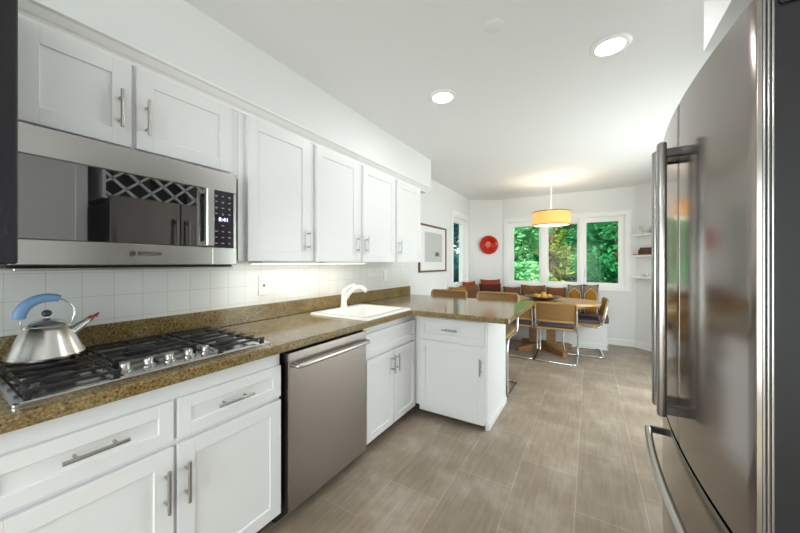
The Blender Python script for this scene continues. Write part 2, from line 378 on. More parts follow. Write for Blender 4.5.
# ------------------------------------------------------------------ room shell
ZC = 2.47; YB = 5.95; XR = 3.0; YF = -2.5
BAY_L0 = (0, 5.62); BAY_L1 = (.51, 5.95); BAY_R0 = (2.50, 5.95); BAY_R1 = (3.0, 5.45)
bm = B(); box(bm, -.15, 3.15, YF-.15, 6.1, -.12, 0); struct('floor', bm, FLOOR)
bm = B(); box(bm, -.15, 3.15, YF-.15, 6.1, ZC, ZC+.25); struct('ceiling', bm, CEIL)
def wall_with_hole_x(x0, x1, y0, y1, hy0, hy1, hz0, hz1):
    bm = B(); box(bm, x0, x1, y0, hy0, 0, ZC); box(bm, x0, x1, hy1, y1, 0, ZC); box(bm, x0, x1, hy0, hy1, 0, hz0); box(bm, x0, x1, hy0, hy1, hz1, ZC); return bm
W2 = (4.74, 5.44, .90, 2.10)     # narrow window opening in left wall (y0, y1, z0, z1)
struct('wall_left', wall_with_hole_x(-.15, 0, YF, 5.62, *W2), WALL)
W1 = (.60, 2.38, .905, 2.05)     # triple window opening in back wall (x0, x1, z0, z1)
bm = B(); box(bm, .45, W1[0], YB, YB+.15, 0, ZC); box(bm, W1[1], 2.56, YB, YB+.15, 0, ZC); box(bm, W1[0], W1[1], YB, YB+.15, 0, W1[2]); box(bm, W1[0], W1[1], YB, YB+.15, W1[3], ZC)
struct('wall_back', bm, WALL)
bm = B(); prism(bm, [(0, 5.62), (.51, 5.95), (.45, 6.1), (-.15, 5.72), (-.15, 5.62)], 0, ZC); struct('wall_bay_left', bm, WALL)
bm = B(); prism(bm, [(2.50, 5.95), (3.0, 5.45), (3.15, 5.45), (3.15, 5.6), (2.6, 6.1), (2.5, 6.1)], 0, ZC); struct('wall_bay_right', bm, WALL)
DO = (2.62, 4.58, .06, 2.12)    # opening for an added unseen door past the fridge, lets side fill in
bm = B(); box(bm, XR, XR+.15, YF, DO[0], 0, ZC); box(bm, XR, XR+.15, DO[1], 5.45, 0, ZC); box(bm, XR, XR+.15, DO[0], DO[1], 0, DO[2]); box(bm, XR, XR+.15, DO[0], DO[1], DO[3], ZC); struct('wall_right', bm, WALL)
DF = (.36, 2.64, .06, 2.14)    # opening for an added door behind the camera, lets back fill in
bm = B(); box(bm, -.15, DF[0], YF-.15, YF, 0, ZC); box(bm, DF[1], 3.15, YF-.15, YF, 0, ZC); box(bm, DF[0], DF[1], YF-.15, YF, 0, DF[2]); box(bm, DF[0], DF[1], YF-.15, YF, DF[3], ZC); struct('wall_front', bm, WALL)
# baseboards
bm = B(); box(bm, 2.12, 2.505, YB-.016, YB, 0, .10, .004); struct('baseboard_back', bm, TRIM)
bm = B(); dx, dy = .5, -.5
n_ = Vector((-.7071, -.7071, 0)); a = Vector((2.50, 5.95, 0)); b_ = Vector((3.0, 5.45, 0))
prism(bm, [(a.x, a.y), (a.x-.006, a.y-.016), (b_.x-.011, b_.y-.011), (b_.x, b_.y)], 0, .10); struct('baseboard_bay_right', bm, TRIM)
bm = B(); box(bm, XR-.016, XR, DO[1]+.01, 5.44, 0, .10); struct('baseboard_right', bm, TRIM)
# soffits and crown
bm = B(); box(bm, 0, .34, YF, 3.25, 2.105, ZC); struct('wall_soffit_left', bm, WALL)
bm = B(); box(bm, 2.32, XR, -2.0, 1.83, 2.20, ZC); struct('wall_soffit_right', bm, WALL)
cp = [(.338, 2.072), (.349, 2.072), (.350, 2.082), (.356, 2.088), (.366, 2.094), (.376, 2.104), (.384, 2.113), (.398, 2.117), (.400, 2.126), (.338, 2.126)]
bm = B(); prism_y(bm, cp, -.9, 3.17); struct('trim_1', bm, TRIM)
# tile behind the worktop
bm = B(); box(bm, 0, .006, -.9, 3.31, 1.0, 1.42); o = struct('backsplash_tile', bm, TILE)

def added_glazed_door(nm, loc, mx, w, h):  # invented doors, out of view, built to let the fill light in
    d = bpy.data.objects.new(nm, None); C.objects.link(d); d.location = loc; d['kind'] = 'structure'
    bm = B()
    box(bm, 0, .05, -.05, .05, 0, h, mx=mx); box(bm, w-.05, w, -.05, .05, 0, h, mx=mx); box(bm, .05, w-.05, -.05, .05, h-.05, h, mx=mx); box(bm, .05, w-.05, -.05, .05, 0, .04, mx=mx); struct('frame', bm, TRIM, d)
    for x0, x1, o in ((.05, w/2+.03, -.02), (w/2-.03, w-.05, .02)):
        bm = B(); box(bm, x0, x0+.06, o-.018, o+.018, .04, h-.05, mx=mx); box(bm, x1-.06, x1, o-.018, o+.018, .04, h-.05, mx=mx); box(bm, x0+.06, x1-.06, o-.018, o+.018, .04, .12, mx=mx); box(bm, x0+.06, x1-.06, o-.018, o+.018, h-.12, h-.05, mx=mx); sa = obj('sash', bm, TRIM, d)
        bm = B(); box(bm, x0+.055, x1-.055, o-.003, o+.003, .115, h-.115, mx=mx); obj('glass_pane', bm, GLASS, sa)
added_glazed_door('added_door_back', (1.5, YF, .06), Matrix.Translation((DF[0], YF-.07, .06)), DF[1]-DF[0], DF[3]-DF[2])
added_glazed_door('added_door_side', (XR, 3.6, .06), Matrix.Translation((XR+.07, DO[0], .06)) @ Matrix.Rotation(PI/2, 4, 'Z'), DO[1]-DO[0], DO[3]-DO[2])
# window_1: triple casement in the bay
def frame_rect(bm, x0, x1, z0, z1, w, y0, y1, bev=.003):
    box(bm, x0, x0+w, y0, y1, z0, z1, bev); box(bm, x1-w, x1, y0, y1, z0, z1, bev); box(bm, x0+w-.001, x1-w+.001, y0, y1-.0005, z0, z0+w, bev); box(bm, x0+w-.001, x1-w+.001, y0, y1-.0005, z1-w, z1, bev)
def frame_mitre(bm, x0, x1, z0, z1, wL, wB, y0, y1): 
    frame_rect(bm, x0, x1, z0, z1, wL, y0, y1)
win = bpy.data.objects.new('window_1', None); C.objects.link(win); win.location = (1.49, YB, .84); win['kind'] = 'structure'
bm = B(); frame_rect(bm, .534, 2.446, .84, 2.115, .07, YB-.022, YB); frame_rect(bm, .548, 2.432, .854, 2.101, .014, YB-.028, YB-.015); struct('casing', bm, TRIM, win)
bm = B(); box(bm, .60, .622, YB-.004, YB+.15, .905, 2.05); box(bm, 2.36, 2.38, YB-.004, YB+.15, .905, 2.05); box(bm, .60, 2.38, YB-.004, YB+.15, 2.03, 2.05); box(bm, .60, 2.38, YB-.01, YB+.15, .905, .925)
for mxx in ((1.165, 1.245), (1.752, 1.822)): box(bm, mxx[0], mxx[1], YB-.006, YB+.10, .92, 2.04, .003)
struct('frame', bm, TRIM, win)
for i, (x0, x1) in enumerate(((.622, 1.165), (1.245, 1.752), (1.822, 2.36))):
    g0, g1 = ((.708, 1.134), (1.285, 1.72), (1.854, 2.285))[i]
    bm = B(); y0, y1 = YB+.03, YB+.07
    box(bm, x0, g0, y0, y1, .925, 2.03, .003); box(bm, g1, x1, y0, y1, .925, 2.03, .003); box(bm, g0-.001, g1+.001, y0, y1, .925, .972, .003); box(bm, g0-.001, g1+.001, y0, y1, 1.953, 2.03, .003)
    sash = obj('sash', bm, TRIM, win)
    bm = B(); box(bm, g0-.005, g1+.005, YB+.048, YB+.052, .967, 1.958); obj('glass_pane', bm, GLASS, sash)
    lx = (1.15, 0, 1.84)[i]
    if lx:
        bm = B(); box(bm, lx-.007, lx+.007, YB+.008, YB+.03, 1.05, 1.19, .003); obj('latch', bm, NICKEL, sash)
    bm = B(); cxx = (g0+g1)/2; box(bm, cxx-.04, cxx+.04, YB+.0, YB+.03, .925, .945, .004); cyl(bm, (cxx, YB+.01, .935), (cxx+.06, YB-.002, .95), .006); obj('crank_handle', bm, TRIM, sash)

# window_2: narrow window in the left wall
win2 = bpy.data.objects.new('window_2', None); C.objects.link(win2); win2.location = (0, 5.09, .87); win2['kind'] = 'structure'
bm = B(); 
box(bm, 0, .02, 4.71, 4.75, .86, 2.145, .003); box(bm, 0, .02, 5.43, 5.478, .86, 2.145, .003); box(bm, 0, .0195, 4.749, 5.431, 2.09, 2.145, .003); box(bm, 0, .0195, 4.749, 5.431, .86, .905, .003); struct('casing', bm, TRIM, win2)
bm = B(); box(bm, -.13, .004, 4.74, 4.76, .90, 2.10); box(bm, -.13, .004, 5.42, 5.44, .90, 2.10); box(bm, -.13, .004, 4.76, 5.42, 2.06, 2.10); box(bm, -.13, .004, 4.76, 5.42, .90, .92); struct('frame', bm, TRIM, win2)
bm = B(); box(bm, -.085, -.045, 4.76, 4.80, .92, 2.06, .003); box(bm, -.085, -.045, 5.37, 5.42, .92, 2.06, .003); box(bm, -.085, -.045, 4.80, 5.37, .92, .96, .003); box(bm, -.085, -.045, 4.80, 5.37, 1.975, 2.06, .003); sash = obj('sash', bm, TRIM, win2)
bm = B(); box(bm, -.068, -.064, 4.795, 5.375, .955, 1.98); obj('glass_pane', bm, GLASS, sash)
bm = B(); box(bm, -.045, -.02, 5.0, 5.08, .922, .945, .004); cyl(bm, (-.03, 5.04, .935), (-.015, 5.09, .945), .006); obj('crank_handle', bm, TRIM, sash)

# ------------------------------------------------------------------ worktop
XE = .668; YP0 = 2.206; XP = 1.427; YP1 = 3.32; ZT = .905; ZU = .865
hole = (.16, .60, 1.66, 2.21)
def arc(cx, cy, r, a0, a1, n=6): return [(cx+r*math.cos(math.radians(a0+(a1-a0)*k/n)), cy+r*math.sin(math.radians(a0+(a1-a0)*k/n))) for k in range(n+1)]
def slab(bm, z0, z1):
    pieces = [[(.002, -.9), (XE, -.9), (XE, hole[2]), (hole[1], hole[2]), (hole[0], hole[2]), (.002, hole[2])],
              [(.002, hole[2]), (hole[0], hole[2]), (hole[0], hole[3]), (.002, hole[3])],
              [(hole[1], hole[2]), (XE, hole[2]), (XE, YP0-.03), (XE, hole[3]), (hole[1], hole[3])][:3]+[(XE, YP0-.03), (hole[1], YP0-.03)],
              [(hole[0], hole[3]), (hole[1], hole[3]), (hole[1], hole[3]+.02), (hole[0], hole[3]+.02)]]
    return pieces
# outline with the sink opening: the outer loop and the inner loop joined through two cut lines
bm = B()
left = [(.002, -.9), (XE, -.9), (XE, 1.94), (hole[1], 1.94), (hole[1], hole[2]), (hole[0], hole[2]), (hole[0], 1.94), (.002, 1.94)]
right = [(.002, 1.94), (hole[0], 1.94), (hole[0], hole[3]), (hole[1], hole[3]), (hole[1], 1.94), (XE, 1.94)] + [(XE, YP0-.03), (XE+.01, YP0-.009), (XE+.03, YP0)] + arc(XP-.045, YP0+.045, .045, -90, 0) + arc(XP-.03, YP1-.03, .03, 0, 90) + [(.002, YP1)]
for lp in (left, right):
    bm.faces.new([bm.verts.new((x, y, ZT)) for x, y in lp])
bmesh.ops.remove_doubles(bm, verts=bm.verts[:], dist=.0005)
ex = bmesh.ops.extrude_face_region(bm, geom=bm.faces[:])
for w in [g for g in ex['geom'] if isinstance(g, bmesh.types.BMVert)]: w.co.z = ZU
bmesh.ops.recalc_face_normals(bm, faces=bm.faces[:])
es = [e for e in bm.edges if len(e.link_faces) == 2 and e.calc_face_angle(0) > 1.2 and abs(e.verts[0].co.z-e.verts[1].co.z) < .001]
bmesh.ops.bevel(bm, geom=es, offset=.005, segments=2, affect='EDGES', profile=.5)
top = obj('worktop', bm, GRAN)
tag(top, 'L-shaped polished brown and green granite worktop turning into the peninsula', 'worktop')
bm = B(); box(bm, .002, .026, -.9, YP1, ZT+.0005, 1.010, .003); obj('upstand', bm, GRAN, top)

# ------------------------------------------------------------------ base cabinets
XF = .642
def base_cab(label, y0, y1, name='base_cabinet'):
    t = thing(name, label, 'cabinet', (.3, (y0+y1)/2, 0))
    bm = B(); box(bm, .004, .622, y0, y1, .09, ZU-.001); obj('body', bm, CAB, t)
    bm = B(); box(bm, .004, .555, y0, y1, 0, .091); obj('toe_kick', bm, TOE, t)
    return t
def fr(kind, t, y0, y1, z0, z1, h=None, rail=.058): return shaker_front(kind, t, (.622, y0, z0), (0, 1), (1, 0), y1-y0, z1-z0, h, rail)
t = base_cab('white base cabinet of two drawers and two doors below the gas cooktop', .082, .978)
fr('drawer', t, .092, .524, .655, .800, (.226, .082, .146, False), .045)
fr('drawer', t, .536, .972, .655, .800, (.205, .075, .146, False), .045)
fr('door', t, .092, .524, .095, .637, (.406, .405, .146, True)); fr('door', t, .536, .972, .095, .637, (.026, .405, .146, True))
t = base_cab('white base cabinet left of the cooktop cabinet, at the edge of the view', -.9, .078)
fr('drawer', t, -.88, .07, .655, .800, (.475, .075, .15, False), .045); fr('door', t, -.88, -.41, .095, .637, (.44, .405, .146, True)); fr('door', t, -.40, .07, .095, .637, (.03, .405, .146, True))
t = base_cab('white sink base cabinet with a false drawer front and a pair of doors', 1.622, 2.345, 'sink_cabinet')
# open the carcass top so the basin hangs free
for ch in list(t.children):
    if ch.name.startswith('body'):
        bm = B(); box(bm, .004, .02, 1.622, 2.345, .09, ZU-.001); box(bm, .02, .604, 1.622, 1.638, .09, ZU-.001); box(bm, .02, .604, 2.329, 2.345, .09, ZU-.001); box(bm, .604, .622, 1.622, 2.345, .09, ZU-.001); box(bm, .02, .604, 1.638, 2.329, .09, .106)
        nm = ch.name; bpy.data.objects.remove(ch); obj('body', bm, CAB, t)
fr('false_drawer_front', t, 1.632, 2.312, .655, .815, None, .045)
fr('door', t, 1.640, 1.972, .085, .637, (.305, .455, .13, True), .05); fr('door', t, 1.980, 2.312, .085, .637, (.026, .455, .13, True), .05)

# peninsula cabinet
t = thing('peninsula_cabinet', 'white peninsula cabinet with one drawer over one door facing the cook', 'cabinet', (.95, 2.6, 0))
bm = B(); box(bm, .004, 1.215, 2.362, 2.97, .09, ZU-.001); obj('body', bm, CAB, t)
bm = B(); box(bm, .56, 1.215, 2.405, 2.97, 0, .091); obj('toe_kick', bm, TOE, t)
bm = B(); box(bm, 1.215, 1.235, 2.362, 2.97, .09, ZU-.001, .001); box(bm, 1.215, 1.235, 2.385, 2.97, 0, .0905); box(bm, 1.235, 1.244, 2.395, 2.98, 0, .05, .002); box(bm, 1.215, 1.242, 2.345, 2.362, .06, ZU-.001, .001); obj('end_panel', bm, CAB, t)
bm = B(); box(bm, .664, 1.215, 2.345, 2.362, .05, ZU-.001, .001); obj('face_frame', bm, CAB, t)
shaker_front('drawer', t, (.676, 2.345, .668), (1, 0), (0, -1), .547, .168, (.275, .084, .13, False), .042)
shaker_front('door', t, (.676, 2.345, .088), (1, 0), (0, -1), .547, .562, (.520, .415, .125, True), .052)
bm = B(); box(bm, .604, .664, 2.345, 2.362, .09, ZU-.001); obj('corner_filler', bm, CAB, t)

# dishwasher
t = thing('dishwasher', 'brushed stainless steel dishwasher with a bar handle between the white cabinets', 'dishwasher', (.33, 1.3, 0))
bm = B(); box(bm, .03, .60, .992, 1.608, .09, ZU-.008); obj('tub', bm, BLACK, t)
bm = B(); box(bm, .05, .57, .992, 1.608, 0, .088); obj('toe_kick', bm, BLACK, t)
bm = B(); box(bm, .602, .664, 1.000, 1.606, .078, .850, .004, 2); door = obj('door', bm, STEEL_DW, t)
bm = B(); pts = fillet([(.662, 1.025, .790), (.706, 1.025, .790), (.706, 1.582, .790), (.662, 1.582, .790)], .012, 4); tube(bm, pts, .0125, 12); obj('handle', bm, NICKEL, door, 40)

# ------------------------------------------------------------------ sink and faucet
t = thing('sink', 'white drop-in sink with a raised rim set in the granite worktop', 'sink', (.37, 1.93, ZT))
bm = B(); S0 = (.102, .650, 1.628, 2.245)
def rr(x0, x1, y0, y1, r, n=5): return arc(x1-r, y0+r, r, -90, 0, n)+arc(x1-r, y1-r, r, 0, 90, n)+arc(x0+r, y1-r, r, 90, 180, n)+arc(x0+r, y0+r, r, 180, 270, n)
loops = [(rr(*S0, .03), .001), (rr(S0[0]+.004, S0[1]-.004, S0[2]+.004, S0[3]-.004, .03), .011), (rr(S0[0]+.012, S0[1]-.012, S0[2]+.012, S0[3]-.012, .03), .014), (rr(S0[0]+.10, S0[1]-.06, S0[2]+.045, S0[3]-.045, .04), .012), (rr(S0[0]+.11, S0[1]-.07, S0[2]+.055, S0[3]-.055, .045), .004), (rr(S0[0]+.125, S0[1]-.085, S0[2]+.07, S0[3]-.07, .05), -.16), (rr(S0[0]+.17, S0[1]-.13, S0[2]+.115, S0[3]-.115, .05), -.175)]
rg = [[bm.verts.new((x, y, ZT+z)) for x, y in lp] for lp, z in loops]
for A, D in zip(rg, rg[1:]):
    n = len(A)
    for k in range(n): bm.faces.new((A[k], A[(k+1) % n], D[(k+1) % n], D[k]))
bm.faces.new(rg[-1])
basin = obj('basin', bm, PORC, t, 50)
bm = B(); lathe(bm, [(.0, .002), (.035, .002), (.043, 0), (.043, -.002)], (.40, 1.93, ZT-.171)); obj('drain', bm, CHROME, basin, 40)
f = thing('faucet', 'white single-lever kitchen faucet on the back of the sink', 'faucet', (.165, 1.955, ZT+.012))
fx, fy, fz = .165, 1.955, ZT+.0125
bm = B(); lathe(bm, [(.032, 0), (.032, .006), (.027, .014), (.024, .03), (.0225, .10), (.023, .125), (.020, .140), (.0, .146)], (fx, fy, fz), 24); obj('body', bm, WPLAST, f, 40)
bm = B(); tube(bm, fillet([(fx+.008, fy+.004, fz+.07), (fx+.05, fy+.012, fz+.13), (fx+.105, fy+.022, fz+.172), (fx+.165, fy+.032, fz+.176), (fx+.205, fy+.038, fz+.145)], .05, 4), [.016, .0165, .017, .017, .017, .017, .0175, .018, .0185, .019, .019, .019, .019, .0195, .0195, .019, .0185][:17] if False else .0175, 16); obj('spout', bm, WPLAST, f, 50)
bm = B(); tube(bm, [(fx, fy, fz+.135), (fx+.02, fy+.02, fz+.165), (fx+.045, fy+.045, fz+.185), (fx+.07, fy+.06, fz+.193)], [.015, .012, .009, .008], 12, flat=1.3); obj('lever', bm, WPLAST, f, 50)

# ------------------------------------------------------------------ cooktop
t = thing('gas_cooktop', 'stainless steel gas cooktop with five knobs set in the granite worktop', 'cooktop', (.35, .55, ZT))
CX0, CX1, CY0, CY1 = .085, .612, .165, .940
bm = B(); zt = ZT+.001
loops = [(rr(CX0, CX1, CY0, CY1, .012, 3), 0), (rr(CX0, CX1, CY0, CY1, .012, 3), .007), (rr(CX0+.004, CX1-.004, CY0+.004, CY1-.004, .011, 3), .010), (rr(CX0+.022, CX1-.022, CY0+.022, CY1-.022, .01, 3), .010), (rr(CX0+.028, CX1-.028, CY0+.028, CY1-.028, .008, 3), .005)]
rg = [[bm.verts.new((x, y, zt+z)) for x, y in lp] for lp, z in loops]
for A, D in zip(rg, rg[1:]):
    n = len(A)
    for k in range(n): bm.faces.new((A[k], A[(k+1) % n], D[(k+1) % n], D[k]))
bm.faces.new(rg[-1]); bm.faces.new(rg[0][::-1])
for yy in (.405, .702): box(bm, CX0+.02, CX1-.02, yy-.004, yy+.004, zt+.004, zt+.012, .002)
obj('steel_tray', bm, STEEL_TOP, t)
zs = zt+.005
for y in (.428, .496, .563, .630, .695):
    k0 = .512
    bm = B(); lathe(bm, [(.022, 0), (.022, .004), (.017, .007), (.016, .009), (.0145, .025), (.013, .027), (0, .0275)], (k0, y, zs), 20); box(bm, k0-.016, k0+.016, y-.0035, y+.0035, zs+.01, zs+.030, .002); obj('knob', bm, NICKEL, t, 40)
for (bx, by, br) in ((.22, .285, .040), (.46, .285, .034), (.27, .555, .050), (.21, .815, .034), (.45, .815, .040)):
    bm = B(); lathe(bm, [(br+.012, 0), (br+.012, .004), (br+.004, .010), (br, .012), (br, .020), (br-.006, .024), (0, .025)], (bx, by, zs), 24); obj('burner', bm, IRON, t, 40)
def grate(y0, y1, x0, x1, cross, nx):
    bm = B(); z0 = zs+.014; z1 = zs+.028; w = .004
    xs = [x0+(x1-x0)*k/(nx-1) for k in range(nx)]
    for i, x in enumerate(xs):
        box(bm, x-w, x+w, y0, y1, z0+.004, z1, .0015)
    for y in cross: box(bm, x0-w, x1+w, y-w, y+w, z0, z1-.003, .0015)
    for x in (x0, x1):
        for y in (y0+.012, y1-.012): box(bm, x-.007, x+.007, y-.007, y+.007, zs, z0+.006)
    return bm
obj('grate', grate(.185, .398, .110, .580, (.20, .385), 6), IRON, t)
obj('grate', grate(.412, .695, .110, .440, (.425, .555, .682), 5), IRON, t)
obj('grate', grate(.709, .925, .110, .580, (.724, .890), 7), IRON, t)

# kettle
kx, ky, kz = .170, .305, zs+.0288
t = thing('kettle', 'polished steel conical kettle with a blue handle on the back left burner', 'kettle', (kx, ky, kz))
bm = B(); lathe(bm, [(0, 0), (.092, 0), (.103, .004), (.104, .010), (.100, .018), (.088, .045), (.076, .073), (.064, .100), (.057, .112), (.054, .115), (0, .115)], (kx, ky, kz), 48); body = obj('body', bm, KETTLE, t, 35)
for k in range(40):
    pass
bm = B()
for k in range(36):
    a = 2*PI*k/36; r = .1005; c = Vector((kx+r*math.cos(a), ky+r*math.sin(a), kz+.0185)); lathe(bm, [(0, .0014), (.0014, .0008), (.0018, 0), (0, -.0005)], c, 6)
obj('rivet_ring', bm, KETTLE, body, 60)
bm = B(); lathe(bm, [(.056, .114), (.058, .117), (.056, .120), (.048, .128), (.034, .136), (.018, .141), (.008, .143), (.006, .150), (0, .150)], (kx, ky, kz), 40); lid = obj('lid', bm, KETTLE, t, 35)
bm = B(); lathe(bm, [(0, .146), (.008, .148), (.0125, .154), (.014, .160), (.0125, .166), (.008, .171), (0, .173)], (kx, ky, kz), 20); obj('knob', bm, NAVY, lid, 60)
bm = B(); tube(bm, [(kx, ky+.056, kz+.072), (kx, ky+.080, kz+.093), (kx, ky+.116, kz+.122)], [.023, .0175, .0105], 16); obj('spout', bm, KETTLE, t, 50)
bm = B(); tube(bm, [(kx, ky+.112, kz+.119), (kx, ky+.124, kz+.128), (kx, ky+.128, kz+.132), (kx, ky+.136, kz+.134), (kx, ky+.146, kz+.144)], [.0115, .009, .0045, .0065, .002], 10); tube(bm, [(kx, ky+.131, kz+.134), (kx, ky+.140, kz+.127)], [.005, .002], 8); obj('whistle', bm, RED, t, 50)
# handle arc in the (y, z) plane
def harc(a): return (kx, ky+.004+.070*math.cos(math.radians(a)), kz+.152+.066*math.sin(math.radians(a)))
bm = B(); angs = [185-k*10 for k in range(13)]
tube(bm, [harc(a) for a in angs], [.0125, .0140, .0145, .0145, .0145, .0142, .014, .0138, .0135, .013, .0125, .0115, .0095], 16, flat=1.25); obj('grip', bm, BLUE, t, 50)
bm = B(); tube(bm, [harc(a) for a in (70, 55, 40, 25, 10, -5, -20)]+[(kx, ky+.060, kz+.104)], .0032, 10); obj('handle_rod', bm, CHROME, t, 50)
bm = B(); tube(bm, [harc(192), (kx, ky-.062, kz+.120), (kx, ky-.055, kz+.108)], .0032, 10); obj('handle_rod', bm, CHROME, t, 50)

# ------------------------------------------------------------------ upper cabinets
def upper(label, y0, y1, z0, z1):
    t = thing('upper_cabinet', label, 'cabinet', (.17, (y0+y1)/2, z0)); bm = B(); box(bm, .006, .342, y0, y1, z0, z1); obj('body', bm, CAB, t); return t
def ufr(t, y0, y1, z0, z1, h=None, rail=.06): return shaker_front('door', t, (.342, y0, z0), (0, 1), (1, 0), y1-y0, z1-z0, h, rail)
t = upper('short white wall cabinet with two doors above the microwave', .186, .938, 1.722, 2.1045)
ufr(t, .196, .496, 1.740, 2.066, (.262, .133, .142, True)); ufr(t, .510, .897, 1.742, 2.066, (.032, .127, .142, True))
t = upper('tall white single-door wall cabinet next to the microwave', .940, 1.436, 1.300, 2.1045); ufr(t, .982, 1.409, 1.298, 2.066, (.410, .135, .142, True))
t = upper('tall white two-door wall cabinet in the middle of the long run', 1.438, 2.452, 1.300, 2.1045); ufr(t, 1.466, 1.904, 1.297, 2.066, (.42, .135, .142, True)); ufr(t, 1.966, 2.442, 1.297, 2.066, (.03, .135, .142, True))
t = upper('tall white single-door wall cabinet at the end nearest the framed picture', 2.454, 2.953, 1.300, 2.1045); ufr(t, 2.474, 2.945, 1.297, 2.066, (.03, .135, .142, True))
for (y0, y1, lab) in ((1.13, 1.58, 'slim strip light glowing under the cabinet next to the microwave'), (1.63, 2.12, 'slim strip light glowing under the two-door cabinet by the faucet')):
    t = thing('strip_light', lab, 'light', (.2, (y0+y1)/2, 1.299)); bm = B(); box(bm, .13, .27, y0, y1, 1.283, 1.2993, .003); obj('housing', bm, WPLAST, t)
    bm = B(); box(bm, .14, .26, y0+.015, y1-.015, 1.2805, 1.2835); obj('lens', bm, STRIP_ON, t)
    a = area('strip_glow', (.2, (y0+y1)/2, 1.279), (0, 0, 0), .10, y1-y0-.04, .30, (1, .95, .78))
# dark cabinet at the near end
t = thing('dark_cabinet', 'dark stained hanging cabinet beside the microwave, cut by the photo edge', 'cabinet', (.28, -.2, 1.285))
bm = B(); box(bm, .006, .578, -.62, .181, 1.290, 2.0715, .002); obj('body', bm, DARKCAB, t)
bm = B(); box(bm, .578, .60, -.61, .178, 1.284, 2.06, .004); d_ = obj('door', bm, DARKCAB, t)
bm = B(); cyl(bm, (.628, -.55, 1.36), (.628, -.55, 1.50), .006); cyl(bm, (.598, -.55, 1.38), (.628, -.55, 1.38), .005); cyl(bm, (.598, -.55, 1.48), (.628, -.55, 1.48), .005); obj('handle', bm, NICKEL, d_)

# microwave
t = thing('microwave', 'stainless steel microwave with dark glass door hung above the cooktop', 'microwave', (.2, .53, 1.268))
MY0, MY1 = .184, .882
bm = B(); box(bm, .008, .385, MY0, MY1, 1.270, 1.716); obj('body', bm, BLACK, t)
bm = B(); box(bm, .385, .428, MY0, MY1, 1.622, 1.716, .003); box(bm, .385, .428, .768, MY1, 1.280, 1.360, .002); box(bm, .385, .424, .868, MY1, 1.360, 1.622, .001); obj('front_trim', bm, STEEL_H, t)
bm = B(); box(bm, .385, .430, MY0, .7665, 1.280, 1.360, .003); dr = obj('door', bm, STEEL_H, t)
bm = B(); box(bm, .385, .427, MY0, .7665, 1.361, 1.6215, .002); gp = obj('door_glass', bm, GLASS_BLK, dr); gp['label'] = 'dark reflective glass'
bm = B(); box(bm, .448, .472, .722, .756, 1.362, 1.618, .004); box(bm, .427, .45, .724, .752, 1.363, 1.385, .002); box(bm, .427, .45, .724, .752, 1.596, 1.617, .002); obj('handle', bm, STEEL_H, dr)
bm = B(); box(bm, .385, .428, .768, .8675, 1.361, 1.6215, .001); cpn = obj('control_panel', bm, PANEL_BLK, t)
bm = B()
for ci, yy in enumerate((.785, .815, .846)):
    for ri in range(9):
        if ri in (4, 5) and ci != 1: continue
        zz = 1.600-ri*.0275
        if ri == 4: continue
        w_ = (.012, .009, .011)[(ri+ci) % 3]*.5; box(bm, .4279, .4284, yy-w_, yy+w_, zz-.0022, zz+.0012)
        if ri < 4 and (ri+ci) % 2 == 0: box(bm, .4279, .4284, yy-w_*.6, yy+w_*.6, zz-.0075, zz-.0055)
obj('button_print', bm, MARK, cpn)
M_F = Matrix(((0, 0, 1, .4290), (1, 0, 0, .818), (0, 1, 0, 1.490), (0, 0, 0, 1)))
text_mesh('display_digits', '8:41', .024, DIGIT, cpn, M_F)
M_B = Matrix(((0, 0, 1, .4312), (1, 0, 0, .530), (0, 1, 0, 1.3225), (0, 0, 0, 1)))
text_mesh('logo_lettering', 'BOSCH', .0205, INK, dr, M_B @ Matrix.Diagonal((1.05, 1, 1, 1)))
bm = B(); circ = [(.4310, .476+.0085*math.cos(2*PI*k/24), 1.3225+.0085*math.sin(2*PI*k/24)) for k in range(24)]; tube(bm, circ, .0010, 6, True)
for s in (-1, 1): box(bm, .4302, .4316, .476+s*.0038-.0012, .476+s*.0038+.0012, 1.3165, 1.3285)
box(bm, .4302, .4316, .4725, .4795, 1.3217, 1.3233); obj('logo_emblem', bm, INK, dr)
bm = B(); box(bm, .02, .418, MY0+.01, MY1-.01, 1.262, 1.2705, .002); obj('vent_panel', bm, NICKEL, t)

# ------------------------------------------------------------------ outlets and cover plates
def outlet(label, y, z0, z1, w, hole=True, kind='outlet'):
    t = thing('wall_outlet', label, 'outlet', (.006, y, z0), 0)
    x0 = .006 if y < 3.3 else 0
    bm = B(); box(bm, x0, x0+.006, y-w/2, y+w/2, z0, z1, .002); obj('cover_plate', bm, WPLAST, t)
    bm = B(); 
    if hole: cyl(bm, (x0+.0055, y, (z0+z1)/2), (x0+.009, y, (z0+z1)/2), .006, 12); box(bm, x0+.004, x0+.012, y-.003, y+.003, (z0+z1)/2-.008, (z0+z1)/2+.006); obj('switch_toggle', bm, INK, t)
    else: box(bm, x0+.004, x0+.0075, y-.016, y+.016, z0+.02, z1-.02, .002); obj('rocker', bm, WPLAST, t)
outlet('white switch plate with a dark centre on the tile between cooktop and sink', 1.322, 1.070, 1.205, .078)
outlet('white outlet plate on the tile behind the sink end of the worktop', 2.80, 1.095, 1.215, .072, False)
outlet('white outlet plate on the wall below and left of the narrow window', 4.50, .885, .995, .072, False)

